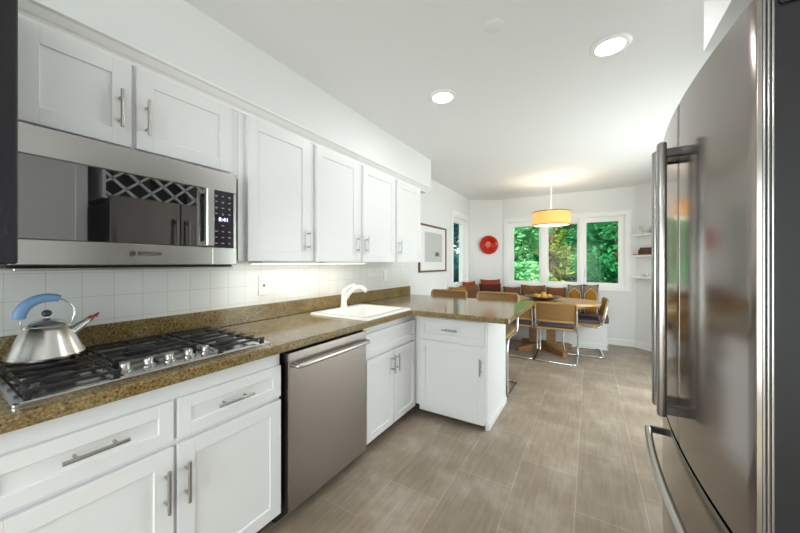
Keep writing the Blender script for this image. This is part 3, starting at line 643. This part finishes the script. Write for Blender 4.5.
# ------------------------------------------------------------------ ceiling lamps
def can(label, x, y):
    t = thing('recessed_light', label, 'light', (x, y, ZC))
    bm = B(); lathe(bm, [(.068, 0), (.098, 0), (.098, -.004), (.090, -.008), (.070, -.010), (.068, -.004)], (x, y, ZC), 40); obj('trim_ring', bm, TRIM, t, 40)
    bm = B(); lathe(bm, [(0, -.0085), (.069, -.0085), (.069, -.003), (0, -.003)], (x, y, ZC), 32); obj('lens', bm, LAMP_ON, t)
    l = bpy.data.lights.new('can_lamp', 'AREA'); l.shape = 'DISK'; l.size = .13; l.energy = 3.0; l.color = (1, .98, .96)
    o = bpy.data.objects.new('can_lamp', l); C.objects.link(o); o.location = (x, y, ZC-.012)
    return t
can('lit round recessed ceiling light nearer the white wall cabinets', 1.008, 2.045)
can('lit round recessed ceiling light nearer the fridge', 1.995, 2.04)
can('added unseen recessed ceiling light behind the camera over the cooktop side', 1.008, -1.3)  # this and the next are unseen lamps added to light the room
can('added unseen recessed ceiling light behind the camera on the fridge side', 1.60, -1.3)
t = obj('ceiling_cover_plate', (lambda b: (lathe(b, [(0, -.004), (.045, -.004), (.050, 0), (0, 0)], (1.49, 1.57, ZC), 40), b)[1])(B()), CEIL, None, 40); tag(t, 'flat white blank cover plate on the ceiling between the recessed lights', 'cover plate')

# pendant
px_, py_ = 1.431, 4.893
t = thing('pendant_lamp', 'pendant lamp with a yellow drum shade hanging above the dining table', 'lamp', (px_, py_, 1.8))
bm = B(); lathe(bm, [(0, 0), (.075, 0), (.075, -.010), (.066, -.020), (.02, -.026), (0, -.026)], (px_, py_, ZC), 32); obj('canopy', bm, WPLAST, t, 40)
bm = B(); cyl(bm, (px_, py_, 2.06), (px_, py_, ZC-.02), .008, 12); lathe(bm, [(.008, .12), (.013, .06), (.022, 0), (0, 0)], (px_, py_, 2.015), 20); obj('rod', bm, WPLAST, t, 40)
RS = .243
bm = B(); lathe(bm, [(RS, 0), (RS, .185), (RS-.004, .185), (RS-.004, 0), (RS, 0)], (px_, py_, 1.825), 64)
bmesh.ops.remove_doubles(bm, verts=bm.verts[:], dist=.0004)
bm.faces.ensure_lookup_table(); bmesh.ops.delete(bm, geom=[f for f in bm.faces if len(f.verts) > 4], context='FACES'); sh = obj('shade', bm, SHADE, t, 40)
TRIMB = mat('brown_shade_trim', srgb(104, 68, 30), .7)
bm = B()
for zz in (1.825, 2.008): lathe(bm, [(RS+.002, 0), (RS+.002, .010), (RS-.005, .010), (RS-.005, 0), (RS+.002, 0)], (px_, py_, zz-.003), 64)
bmesh.ops.remove_doubles(bm, verts=bm.verts[:], dist=.0003); bmesh.ops.delete(bm, geom=[f for f in bm.faces if len(f.verts) > 4], context='FACES'); obj('shade_trim', bm, TRIMB, sh, 40)
bm = B(); lathe(bm, [(0, -.008), (.10, -.007), (.20, -.002), (.236, .004), (.236, .007), (0, .002)], (px_, py_, 1.826), 48); obj('diffuser', bm, DIFF_ON, t, 40)
bm = B(); lathe(bm, [(0, -.014), (.014, -.012), (.020, -.004), (.022, 0), (0, 0)], (px_, py_, 1.822), 24); obj('finial', bm, NICKEL, t, 40)
l = bpy.data.lights.new('pendant_bulb', 'POINT'); l.energy = 4.5; l.color = (1, .93, .82); l.shadow_soft_size = .06
o = bpy.data.objects.new('pendant_bulb', l); C.objects.link(o); o.location = (px_, py_, 1.93)

# ------------------------------------------------------------------ fridge
XD = 1.899+.259; YC = 1.392; HW = .477
def fx_(y): return XD+.030*((y-YC)/HW)**2
t = thing('fridge', 'tall stainless steel french-door fridge with bowed doors on the right', 'fridge', (2.6, YC, 0))
bm = B(); box(bm, 2.262, 2.97, .935, 1.849, .03, 1.80, .004); obj('body', bm, FRIDGE_SIDE, t)
def doorpts(y0, y1, n=14, r=.003):
    pts = []
    for k in range(n+1):
        y = y0+(y1-y0)*k/n; pts.append((fx_(y), y))
    pts[0] = (pts[0][0]+r, y0); pts.insert(1, (fx_(y0+r*.4)+r*.3, y0+r*.25)); pts.insert(2, (fx_(y0+r), y0+r))
    pts[-1] = (pts[-1][0]+.004, y1); pts.insert(-1, (fx_(y1-.004), y1-.004))
    return pts+[(2.256, y1), (2.256, y0)]
for (y0, y1, hy) in ((.915, YC-.003, 1.345), (YC+.003, 1.869, 1.442)):
    bm = B(); prism(bm, doorpts(y0, y1), .672, 1.829, .002, 1); d_ = obj('door', bm, STEEL_F, t, 30)
    bm = B(); hx = XD-.052
    box(bm, hx-.014, hx+.012, hy-.013, hy+.013, .775, 1.690, .008, 3); obj('handle', bm, HANDLE_F, d_, 40)
    for z in (.80, 1.652):
        bm = B(); box(bm, hx+.006, fx_(hy)+.004, hy-.010, hy+.010, z-.014, z+.014, .002); obj('handle_bracket', bm, CHROME_D, d_)
    if y0 < 1:
        bm = B(); box(bm, 2.197, 2.256, y0-.0012, y0, .672, 1.828); sd = obj('side_panel', bm, FRIDGE_SIDE, d_); sd['label'] = 'dark grey painted door edge'
        bm = B()
        for k, xx in enumerate((2.1985, 2.2045, 2.2105)): cyl(bm, (xx, y0-.0005, .673), (xx, y0-.0005, 1.8285), .0025, 8)
        obj('edge_trim', bm, HANDLE_F, d_, 40)
        bm = B(); box(bm, 2.217, 2.252, y0-.006, y0-.001, 1.795, 1.82, .004); obj('hinge_cover', bm, CHROME_D, d_)
bm = B(); prism(bm, doorpts(.915, 1.869), .10, .660, .002, 1); d_ = obj('freezer_drawer', bm, STEEL_F, t, 30)
bm = B(); ys = [1.022+k*(1.762-1.022)/16 for k in range(17)]; tube(bm, [(fx_(y)-.054, y, .553) for y in ys], .013, 14); obj('handle', bm, NICKEL, d_, 40)
for y in (1.03, 1.754):
    bm = B(); box(bm, fx_(y)-.052, fx_(y)+.006, y-.011, y+.011, .541, .565, .002); obj('handle_bracket', bm, CHROME_D, d_)
bm = B(); box(bm, 2.205, 2.256, .914, .9152, .10, .66); obj('side_panel', bm, FRIDGE_SIDE, d_)
bm = B(); box(bm, 2.23, 2.262, .94, 1.845, .02, .095); obj('kick_grille', bm, BLACK, t)
for y in (1.0, 1.78):
    for x in (2.35, 2.85):
        bm = B(); cyl(bm, (x, y, 0), (x, y, .035), .02); obj('levelling_foot', bm, BLACK, t)

# wine rack above the fridge and pantry beside it (seen mirrored in the microwave glass)
WR0, WR1 = .93, 1.83
t = thing('wine_rack', 'white wine rack with crossed slats over the fridge, mirrored in the microwave door', 'wine rack', (2.7, 1.38, 1.84))
bm = B(); box(bm, 2.44, 2.99, WR0, WR0+.02, 1.84, 2.199); box(bm, 2.44, 2.99, WR1-.02, WR1, 1.84, 2.199); box(bm, 2.44, 2.99, WR0+.02, WR1-.02, 1.84, 1.858); box(bm, 2.44, 2.99, WR0+.02, WR1-.02, 2.181, 2.199); obj('case', bm, CAB, t)
bm = B(); box(bm, 2.97, 2.99, WR0+.02, WR1-.02, 1.858, 2.181); obj('back_panel', bm, BLACK, t)
bm = B(); hgt = .322; y = WR0+.02; 
def slat(bm, ya, za, yb, zb, w=.009):
    d = Vector((0, yb-ya, zb-za)); L = d.length; ang = math.atan2(zb-za, yb-ya)
    mx = Matrix.Translation((0, ya, za)) @ Matrix.Rotation(ang, 4, 'X'); box(bm, 2.442, 2.47, 0, L, -w, w, mx=mx)
Wd = WR1-WR0-.04; st = Wd/4.6
for k in range(-2, 6):
    for s in (1, -1):
        a0 = y+k*st+(st*.25); 
        ya, yb = a0, a0+hgt*1.15
        za, zb = (1.858, 2.18) if s > 0 else (2.18, 1.858)
        lo, hi = WR0+.022, WR1-.022
        if yb <= lo or ya >= hi: continue
        if ya < lo: za += (zb-za)*(lo-ya)/(yb-ya); ya = lo
        if yb > hi: zb = za+(zb-za)*(hi-ya)/(yb-ya); yb = hi
        slat(bm, ya, za, yb, zb)
obj('lattice', bm, CAB, t)
t = thing('pantry_cabinet', 'tall white two-door pantry cabinet beside the fridge, mirrored in the microwave door', 'cabinet', (2.7, .3, 0))
bm = B(); box(bm, 2.44, 2.995, -.40, .84, .09, 2.199); obj('body', bm, CAB, t)
bm = B(); box(bm, 2.50, 2.995, -.40, .84, 0, .091); obj('toe_kick', bm, TOE, t)
for (a, h) in ((-.39, .55), (.225, .06)):
    for (z0, z1, hz) in ((1.30, 2.17, .1), (.10, 1.28, 1.05)): shaker_front('door', t, (2.44, a, z0), (0, 1), (-1, 0), .605, z1-z0, (h, hz, .14, True), .065)

# ------------------------------------------------------------------ wall things in the nook
t = thing('framed_print', 'framed grey print with a wide white mat on the wall past the cabinets', 'picture', (0, 4.0, 1.165))
bm = B(); A0, A1, D0, D1, w = 3.565, 4.45, 1.165, 1.815, .024
box(bm, .001, .026, A0, A0+w, D0, D1, .003); box(bm, .001, .026, A1-w, A1, D0, D1, .003); box(bm, .001, .0255, A0+w-.001, A1-w+.001, D0, D0+w, .003); box(bm, .001, .0255, A0+w-.001, A1-w+.001, D1-w, D1, .003); obj('frame', bm, FRAMEW, t)
bm = B(); box(bm, .003, .012, A0+w-.004, A1-w+.004, D0+w-.004, D1-w+.004); obj('mat_board', bm, MATB, t)
bm = B(); box(bm, .011, .0132, 3.735, 4.30, 1.305, 1.715); pr = obj('print', bm, PRINT, t)
bm = B(); box(bm, .0128, .0138, 4.06, 4.20, 1.385, 1.435); box(bm, .0128, .0138, 4.09, 4.17, 1.43, 1.45); obj('printed_shape', bm, PRINT_D, pr)
bm = B(); box(bm, .017, .019, A0+w-.003, A1-w+.003, D0+w-.003, D1-w+.003); obj('picture_glass', bm, PGLASS, t)

# red plate on the angled wall
ang = math.atan2(.33, .51); pc = Vector((.285, 5.62+.285*.33/.51, 1.625)); nrm = Vector((math.sin(ang), -math.cos(ang), 0))
mx = Matrix.Translation(pc+nrm*.002) @ nrm.to_track_quat('Z', 'Y').to_matrix().to_4x4()
t = thing('wall_plate', 'round orange-red glazed plate hung on the angled wall', 'plate', tuple(pc))
bm = B(); lathe(bm, [(0, .006), (.05, .006), (.085, .010), (.105, .030), (.168, .050), (.170, .047), (.110, .018), (.10, 0), (0, 0)], (0, 0, 0), 48, mx=mx); obj('dish', bm, PLATE, t, 40)
bm = B(); circ = [mx @ Vector((.169*math.cos(2*PI*k/48), .169*math.sin(2*PI*k/48), .049)) for k in range(48)]; tube(bm, circ, .003, 8, True); obj('rim', bm, PLATE_R, t, 50)

# corner shelves on the right angled wall
def shelf_pt(s, d, z): return Vector((2.50+.7071*s-.7071*d, 5.95-.7071*s-.7071*d, z))
SZ = (1.718, 1.405, 1.085)
labs = ('top floating white shelf in the corner, holding the pale bowl', 'middle floating white shelf in the corner, holding the carved box', 'lowest floating white shelf in the corner, holding small pale ornaments')
for z, lab in zip(SZ, labs):
    bm = B(); P = [shelf_pt(.01, .001, z), shelf_pt(.01, .125, z), shelf_pt(.66, .125, z), shelf_pt(.66, .001, z)]; prism(bm, [(p.x, p.y) for p in P], z-.022, z, .002, 1); tag(obj('floating_shelf', bm, TRIM), lab, 'shelf', 'corner shelves')
p = shelf_pt(.20, .065, SZ[0])
t = thing('footed_bowl', 'pale grey footed bowl on the top corner shelf', 'bowl', tuple(p))
bm = B(); lathe(bm, [(0, 0), (.042, 0), (.040, .008), (.026, .022), (.024, .030), (0, .030)], p, 28); obj('foot', bm, STONEW, t, 40)
bm = B(); lathe(bm, [(0, .030), (.03, .030), (.070, .075), (.082, .118), (.077, .118), (.064, .080), (.02, .042), (0, .042)], p, 32); obj('bowl', bm, STONEW, t, 40)
p = shelf_pt(.19, .06, SZ[1])
q = Matrix.Translation(p) @ Matrix.Rotation(-PI/4, 4, 'Z')
t = thing('carved_box', 'dark brown carved wooden box on a board on the middle corner shelf', 'box', tuple(p))
bm = B(); box(bm, -.150, .110, -.045, .045, 0, .018, .003, mx=q); obj('base_board', bm, OAK_D, t)
bm = B(); box(bm, -.075, .105, -.035, .035, .018, .085, .006, mx=q)
for k in range(5): lathe(bm, [(0, .118), (.012, .11), (.017, .098), (.013, .085), (0, .083)], (-.058+k*.037, 0, 0), 10, mx=q)
for k in range(4): box(bm, -.07+k*.045, -.045+k*.045, -.042, -.033, .03, .075, .004, mx=q)
obj('carving', bm, CARVED, t)
for i, (s, h, r, lab) in enumerate(((.145, .048, .022, 'small pale ornament on the lowest corner shelf, nearest the window'), (.195, .038, .019, 'small pale ornament on the lowest corner shelf, in the middle of three'), (.245, .06, .017, 'small pale ornament on the lowest corner shelf, nearest the fridge'))):
    p = shelf_pt(s, .065, SZ[2]); bm = B(); lathe(bm, [(0, 0), (r, 0), (r*1.1, h*.3), (r*.8, h*.6), (r*.5, h*.8), (r*.6, h), (0, h)], p, 18); tag(obj('ornament', bm, STONEW, None, 40), lab, 'ornament', 'ornaments on the lowest shelf')

# ------------------------------------------------------------------ bench seating and cushions
t = thing('corner_bench', 'built-in white corner bench with dark plum seat pads under the windows', 'bench', (1.0, 5.7, 0))
outline = [(.002, 4.35), (.44, 4.35), (.44, 5.37), (.60, 5.50), (2.12, 5.50), (2.12, 5.945), (.52, 5.945), (.002, 5.615)]
bm = B(); prism(bm, outline, 0, .395); obj('base', bm, CAB, t)
bm = B(); box(bm, .44, .452, 4.35, 5.36, 0, .09, .003); box(bm, .61, 2.132, 5.486, 5.50, 0, .09, .003); box(bm, 2.12, 2.132, 5.486, 5.935, 0, .09, .003); obj('plinth', bm, TRIM, t)
bm = B(); prism(bm, [(.004, 4.35), (.46, 4.35), (.46, 5.35), (.03, 5.60), (.004, 5.60)], .396, .49, .02, 3); obj('seat_pad', bm, BENCHF, t, 50)
bm = B(); prism(bm, [(.47, 5.37), (.62, 5.475), (2.14, 5.475), (2.14, 5.94), (.54, 5.94), (.06, 5.61)], .396, .49, .02, 3); obj('seat_pad', bm, BENCHF, t, 50)

def pillow(name, label, x, y, z, w, h, th, rz, lean, m, group='cushions along the corner bench', roll=0.0):
    bm = B(); n = 12; grid = {}
    for s in (1, -1):
        for i in range(n+1):
            for j in range(n+1):
                u = -1+2*i/n; v_ = -1+2*j/n
                if s == -1 and (i in (0, n) or j in (0, n)): grid[s, i, j] = grid[1, i, j]; continue
                e = max(0, (1-u**4))*max(0, (1-v_**4)); tt = th*.5*e**.45
                xx = w/2*u*(1-.07*(1-v_*v_)); zz = h/2*v_*(1-.07*(1-u*u))+h/2
                grid[s, i, j] = bm.verts.new((xx, s*tt, zz))
        for i in range(n):
            for j in range(n):
                f = [grid[s, i, j], grid[s, i+1, j], grid[s, i+1, j+1], grid[s, i, j+1]]
                try: bm.faces.new(f if s > 0 else f[::-1])
                except ValueError: pass
    o = obj(name, bm, m, None, 80); tag(o, label, 'cushion', group)
    o.rotation_euler = (lean, roll, rz); o.location = (x, y, z); return o
zb = .491
L_ = math.radians(-12)
pillow('cushion', 'brown cushion patterned with two dark diamonds leaning under the bay window', 1.055, 5.75, zb, .40, .43, .12, 0, L_, P_KILIM)
pillow('cushion', 'plain tan cushion between the diamond one and the gold patterned pair', 1.415, 5.76, zb, .30, .405, .12, 0, L_, P_TAN)
pillow('cushion', 'gold cushion with pale house outlines, next to the plain tan cushion', 1.69, 5.76, zb, .21, .46, .10, 0, L_, P_GOLD)
pillow('cushion', 'gold cushion with pale house outlines at the right end of the bench', 1.915, 5.755, zb, .215, .47, .10, 0, L_, P_GOLD)
pillow('cushion', 'plain brown cushion left of the one with two diamonds', 0.705, 5.755, zb, .29, .385, .11, .05, L_, P_BROWN)
pillow('cushion', 'rust orange cushion standing tallest in the corner under the red plate', 0.385, 5.69, zb, .37, .515, .09, .55, L_, P_ORANGE)
pillow('cushion', 'dark maroon patterned cushion in front of the rust orange one', 0.43, 5.45, zb, .38, .45, .11, .4, math.radians(-16), P_MAROON)
pillow('cushion', 'rust orange cushion behind the brown ones near the narrow window', .16, 5.33, zb, .40, .49, .10, 1.3, L_, P_ORANGE)
pillow('cushion', 'smooth brown cushion on the bench below the narrow window', .24, 5.06, zb, .40, .44, .13, 1.05, math.radians(-14), P_BROWN)
pillow('cushion', 'mustard patterned cushion at the near end of the bench', .19, 4.66, zb, .40, .44, .13, 1.25, math.radians(-12), P_MUSTARD)

# ------------------------------------------------------------------ dining table
TX, TY = 1.30, 5.13
t = thing('dining_table', 'oval light oak dining table on a crossed pedestal base', 'table', (TX, TY, 0))
def sup(a, b, n=2.4, N=56):
    r = []
    for k in range(N):
        c, s = math.cos(2*PI*k/N), math.sin(2*PI*k/N); r.append((TX+a*math.copysign(abs(c)**(2/n), c), TY+b*math.copysign(abs(s)**(2/n), s)))
    return r
bm = B(); prism(bm, sup(.74, .47), .712, .742, .006, 2); obj('tabletop', bm, OAK, t, 40)
bm = B(); prism(bm, sup(.62, .36), .665, .712); obj('apron', bm, OAK_D, t, 40)
for sx_ in (-.13, .11):
    bm = B(); box(bm, TX+sx_-.055, TX+sx_+.055, TY-.09, TY+.09, .10, .666, .004); obj('post', bm, OAK_D, t)
for (ex_, ey_) in ((-.31, -.33), (.32, -.32), (.35, .25), (-.32, .25)):
    d = Vector((ex_, ey_, 0)); L = d.length; a = math.atan2(ey_, ex_)
    bm = B(); mx = Matrix.Translation((TX, TY, 0)) @ Matrix.Rotation(a, 4, 'Z'); 
    pr_ = [(0, .0), (L, 0), (L, .065), (.08, .11), (0, .11)]
    A_ = [bm.verts.new(mx @ Vector((x, -.038, z))) for x, z in pr_]; D_ = [bm.verts.new(mx @ Vector((x, .038, z))) for x, z in pr_]
    bm.faces.new(A_); bm.faces.new(D_[::-1])
    for k in range(5): bm.faces.new((A_[k], D_[k], D_[(k+1) % 5], A_[(k+1) % 5]))
    obj('foot', bm, OAK_D, t)
bx_, by_, bz_ = 1.31, 4.99, .7425
bm = B(); lathe(bm, [(0, 0), (.07, 0), (.09, .008), (.18, .032), (.255, .060), (.252, .065), (.175, .043), (.08, .020), (0, .018)], (bx_, by_, bz_), 40); tag(obj('wooden_dish', bm, WALNUT, None, 40), 'wide shallow dark wooden dish on the dining table', 'dish')
for i, (ox, oy, oz, r) in enumerate(((-.05, -.03, .062, .042), (.035, -.045, .062, .042), (.09, .02, .068, .04), (.0, .04, .064, .045), (-.09, .04, .068, .038), (.02, -.005, .098, .036))):
    bm = B(); lathe(bm, [(0, -r*.8), (r*.5, -r*.7), (r*.95, -r*.25), (r, .05*r), (r*.8, r*.5), (r*.4, r*.75), (0, r*.8)], (bx_+ox, by_+oy, bz_+oz-.006), 16)
    tag(obj('fruit', bm, YEL, None, 60), 'golden yellow fruit heaped in the wooden dish', 'fruit', 'fruit in the wooden dish')

# ------------------------------------------------------------------ cantilever chairs
def cantilever(name, label, cat, seat, back, w, group, fabric_seat, padded=True):
    t = thing(name, label, cat, (0, 0, 0), 0, group); h = w/2
    half = [(-h, -.270, back-.075), (-h, -.235, seat+.08), (-h, -.20, seat-.035), (-h, .235, seat-.020), (-h, .255, seat*.5), (-h, .235, .013), (-h, -.235, .013)]
    pts = half+[(h, y, z) for (_, y, z) in half[::-1]]
    bm = B(); tube(bm, fillet(pts, .06, 5), .0115, 10)
    obj('tube_frame', bm, CHROME, t, 50)
    bm = B(); n = 8
    box(bm, -h+.012, h-.012, -.215, .23, seat-.022, seat+.008, .01, 2); obj('seat_frame', bm, BEECH, t)
    bm = B()
    if padded: box(bm, -h+.028, h-.028, -.195, .215, seat+.006, seat+.055, .022, 3); obj('seat_pad', bm, fabric_seat, t, 50)
    else: box(bm, -h+.040, h-.040, -.185, .205, seat+.007, seat+.011); obj('cane_seat', bm, CANE, t)
    zt_, zb_ = back+.005, back-.235
    def by(z): return -.285+(back-z)*.23
    def bend(u): return -.022*(1-u*u)
    mxs = [(-1+2*k/n) for k in range(n+1)]
    # backrest frame: rounded rectangle loop, bowed backwards
    loop = fillet([(-h, 0, zb_), (-h, 0, zt_), (h, 0, zt_), (h, 0, zb_), (-h, 0, zb_)], .03, 4)
    dense = []
    for a, b in zip(loop, loop[1:]):
        m_ = max(1, int((b-a).length/.05)); dense += [a.lerp(b, k/m_) for k in range(m_)]
    bm = B(); tube(bm, [(p.x, by(p.z)+.012+bend(p.x/h), p.z) for p in dense], .0145, 8, True); fr_ = obj('back_frame', bm, BEECH, t, 50)
    bm = B(); vs = []
    for side in (0, .006):
        for k in range(n+1):
            u = mxs[k]*.97
            for z in (zb_+.004, zt_-.004): vs.append(bm.verts.new((u*h, by(z)+.009+bend(u)+side, z)))
    m_ = 2*(n+1)
    for s in (0, m_):
        for k in range(n): bm.faces.new((vs[s+2*k], vs[s+2*k+2], vs[s+2*k+3], vs[s+2*k+1]))
    for k in range(n):
        bm.faces.new((vs[2*k], vs[2*k+2], vs[m_+2*k+2], vs[m_+2*k])); bm.faces.new((vs[2*k+1], vs[2*k+3], vs[m_+2*k+3], vs[m_+2*k+1]))
    obj('cane_panel', bm, CANE, fr_, 50)
    return t
c0 = cantilever('dining_chair', 'cane-backed cantilever chair in the middle, its back to the camera', 'chair', .445, .775, .475, 'cane chairs around the dining table', SEATF)
c0.location = (1.525, 4.675, 0); c0.rotation_euler = (0, 0, 0)
dup(c0, (1.01, 4.69, 0), 0, 'cane-backed cantilever chair partly hidden behind the end of the peninsula')
dup(c0, (1.815, 5.215, 0), math.radians(94), 'cane-backed cantilever chair at the right end of the table, seen side-on')
s0 = cantilever('bar_stool', 'cane-backed chrome counter stool at the peninsula, nearer its open end', 'stool', .585, .945, .445, 'counter stools at the peninsula', SEATF, False)
s0.location = (1.015, 3.275, 0); s0.rotation_euler = (0, 0, PI)
dup(s0, (.435, 3.275, 0), PI, 'cane-backed chrome counter stool at the peninsula, nearer the left wall')

# ------------------------------------------------------------------ garden beyond the windows
bm = B(); box(bm, -14, 18, 6.3, 30, -.7, -.6); box(bm, -14, -.6, -3, 6.3, -.7, -.6); struct('ground_outside', bm, LAWN)
GROUND_GREY = mat('added_ground_grey', srgb(176, 172, 168), .8)
bm = B(); box(bm, 3.2, 18, -3, 6.3, -.25, -.15); box(bm, -14, 18, -20, -3, -.25, -.15); struct('ground_added', bm, GROUND_GREY)  # unseen ground, added in grey to keep light bounced indoors neutral
def leaves(bm, c, R, n, s):
    for _ in range(n):
        while True:
            d = Vector((random.uniform(-1, 1), random.uniform(-1, 1), random.uniform(-1, 1)))
            if .25 < d.length < 1: break
        p = Vector(c)+Vector((d.x*R[0], d.y*R[1], d.z*R[2]))
        a = Vector((random.gauss(0, 1), random.gauss(0, 1), random.gauss(0, .6))).normalized(); b = a.cross(Vector((random.gauss(0, 1), random.gauss(0, 1), random.gauss(0, 1)))).normalized()
        k = s*random.uniform(.6, 1.3)
        bm.faces.new([bm.verts.new(p-a*k), bm.verts.new(p+b*k*.45), bm.verts.new(p+a*k), bm.verts.new(p-b*k*.45)])
def tree(label, x, y, m, blobs, trunk_r=.12, trunk_h=3.2, s=.13, per=420, name='garden_tree'):
    t = thing(name, label, 'tree', (x, y, -.6), 0, 'trees beyond the windows')
    bm = B(); tube(bm, [(x, y, -.6), (x+.05, y, trunk_h*.4), (x-.04, y+.05, trunk_h)], [trunk_r*1.2, trunk_r, trunk_r*.6], 12)
    for k in range(4): a = k*1.7; tube(bm, [(x, y, 1.2+k*.5), (x+math.cos(a)*.35, y+math.sin(a)*.3, 1.9+k*.55)], [trunk_r*.25, trunk_r*.08], 7)
    obj('trunk', bm, BARK, t, 50)
    bm = B()
    for (bx, by, bz, r) in blobs: leaves(bm, (x+bx, y+by, bz), (r, r, r*.7), int(per*r*r), s)
    obj('foliage', bm, m, t)
def blobs(n, sx, sy, z0, z1, r0, r1): return [(random.uniform(-sx, sx), random.uniform(-sy, sy), random.uniform(z0, z1), random.uniform(r0, r1)) for _ in range(n)]
tree('pale mint-green leafy tree filling the left pane of the bay window', .28, 9.0, LEAF_L, blobs(24, .5, .35, .0, 3.2, .38, .6), .05, 2.6, .075, 1700)
tree('deep green spreading tree filling the right pane of the bay window', 2.45, 9.0, LEAF_D, blobs(17, .5, .35, .3, 3.2, .36, .55), .12, 3.4, .08, 900)
tree('yellow-green tree with open branches behind the middle pane', .72, 11.7, LEAF_Y, blobs(13, .5, .4, .0, 3.6, .3, .5), .15, 4.6, .085, 620)
tree('deep green tree with a dark trunk showing in the middle pane', 1.15, 14.2, LEAF_D, blobs(34, .75, .5, -.1, 4.6, .45, .75), .22, 5, .10, 620)
tree('mid-green tree low behind the right pane', 2.75, 11.7, LEAF_M, blobs(14, .6, .4, -.2, 4.0, .4, .65), .13, 4.5, .10, 600)
tree('mid-green tree far behind the left pane', -2.1, 16.1, LEAF_M, blobs(22, 1.0, .4, -.2, 4.8, .5, .75), .15, 5, .11, 520)
tree('dark tall tree furthest back behind the left and middle panes', -1.4, 19.6, LEAF_D, blobs(40, 2.2, .6, -.2, 6.0, .8, 1.2), .25, 6, .15, 330)
tree('dark tall tree furthest back behind the right pane', 3.8, 22.5, LEAF_D, blobs(40, 2.0, .6, -.2, 6.0, .8, 1.2), .25, 6, .15, 330)
tree('blue-green tree beyond the narrow side window', -1.95, 9.3, LEAF_B, blobs(20, .45, .6, .0, 3.4, .4, .6), .1, 3.4, .09, 1000)
tree('blue-green tree further off beyond the narrow side window', -4.6, 13.4, LEAF_B, blobs(30, 1.2, 1.2, -.2, 5.0, .7, 1.0), .2, 5, .13, 420)
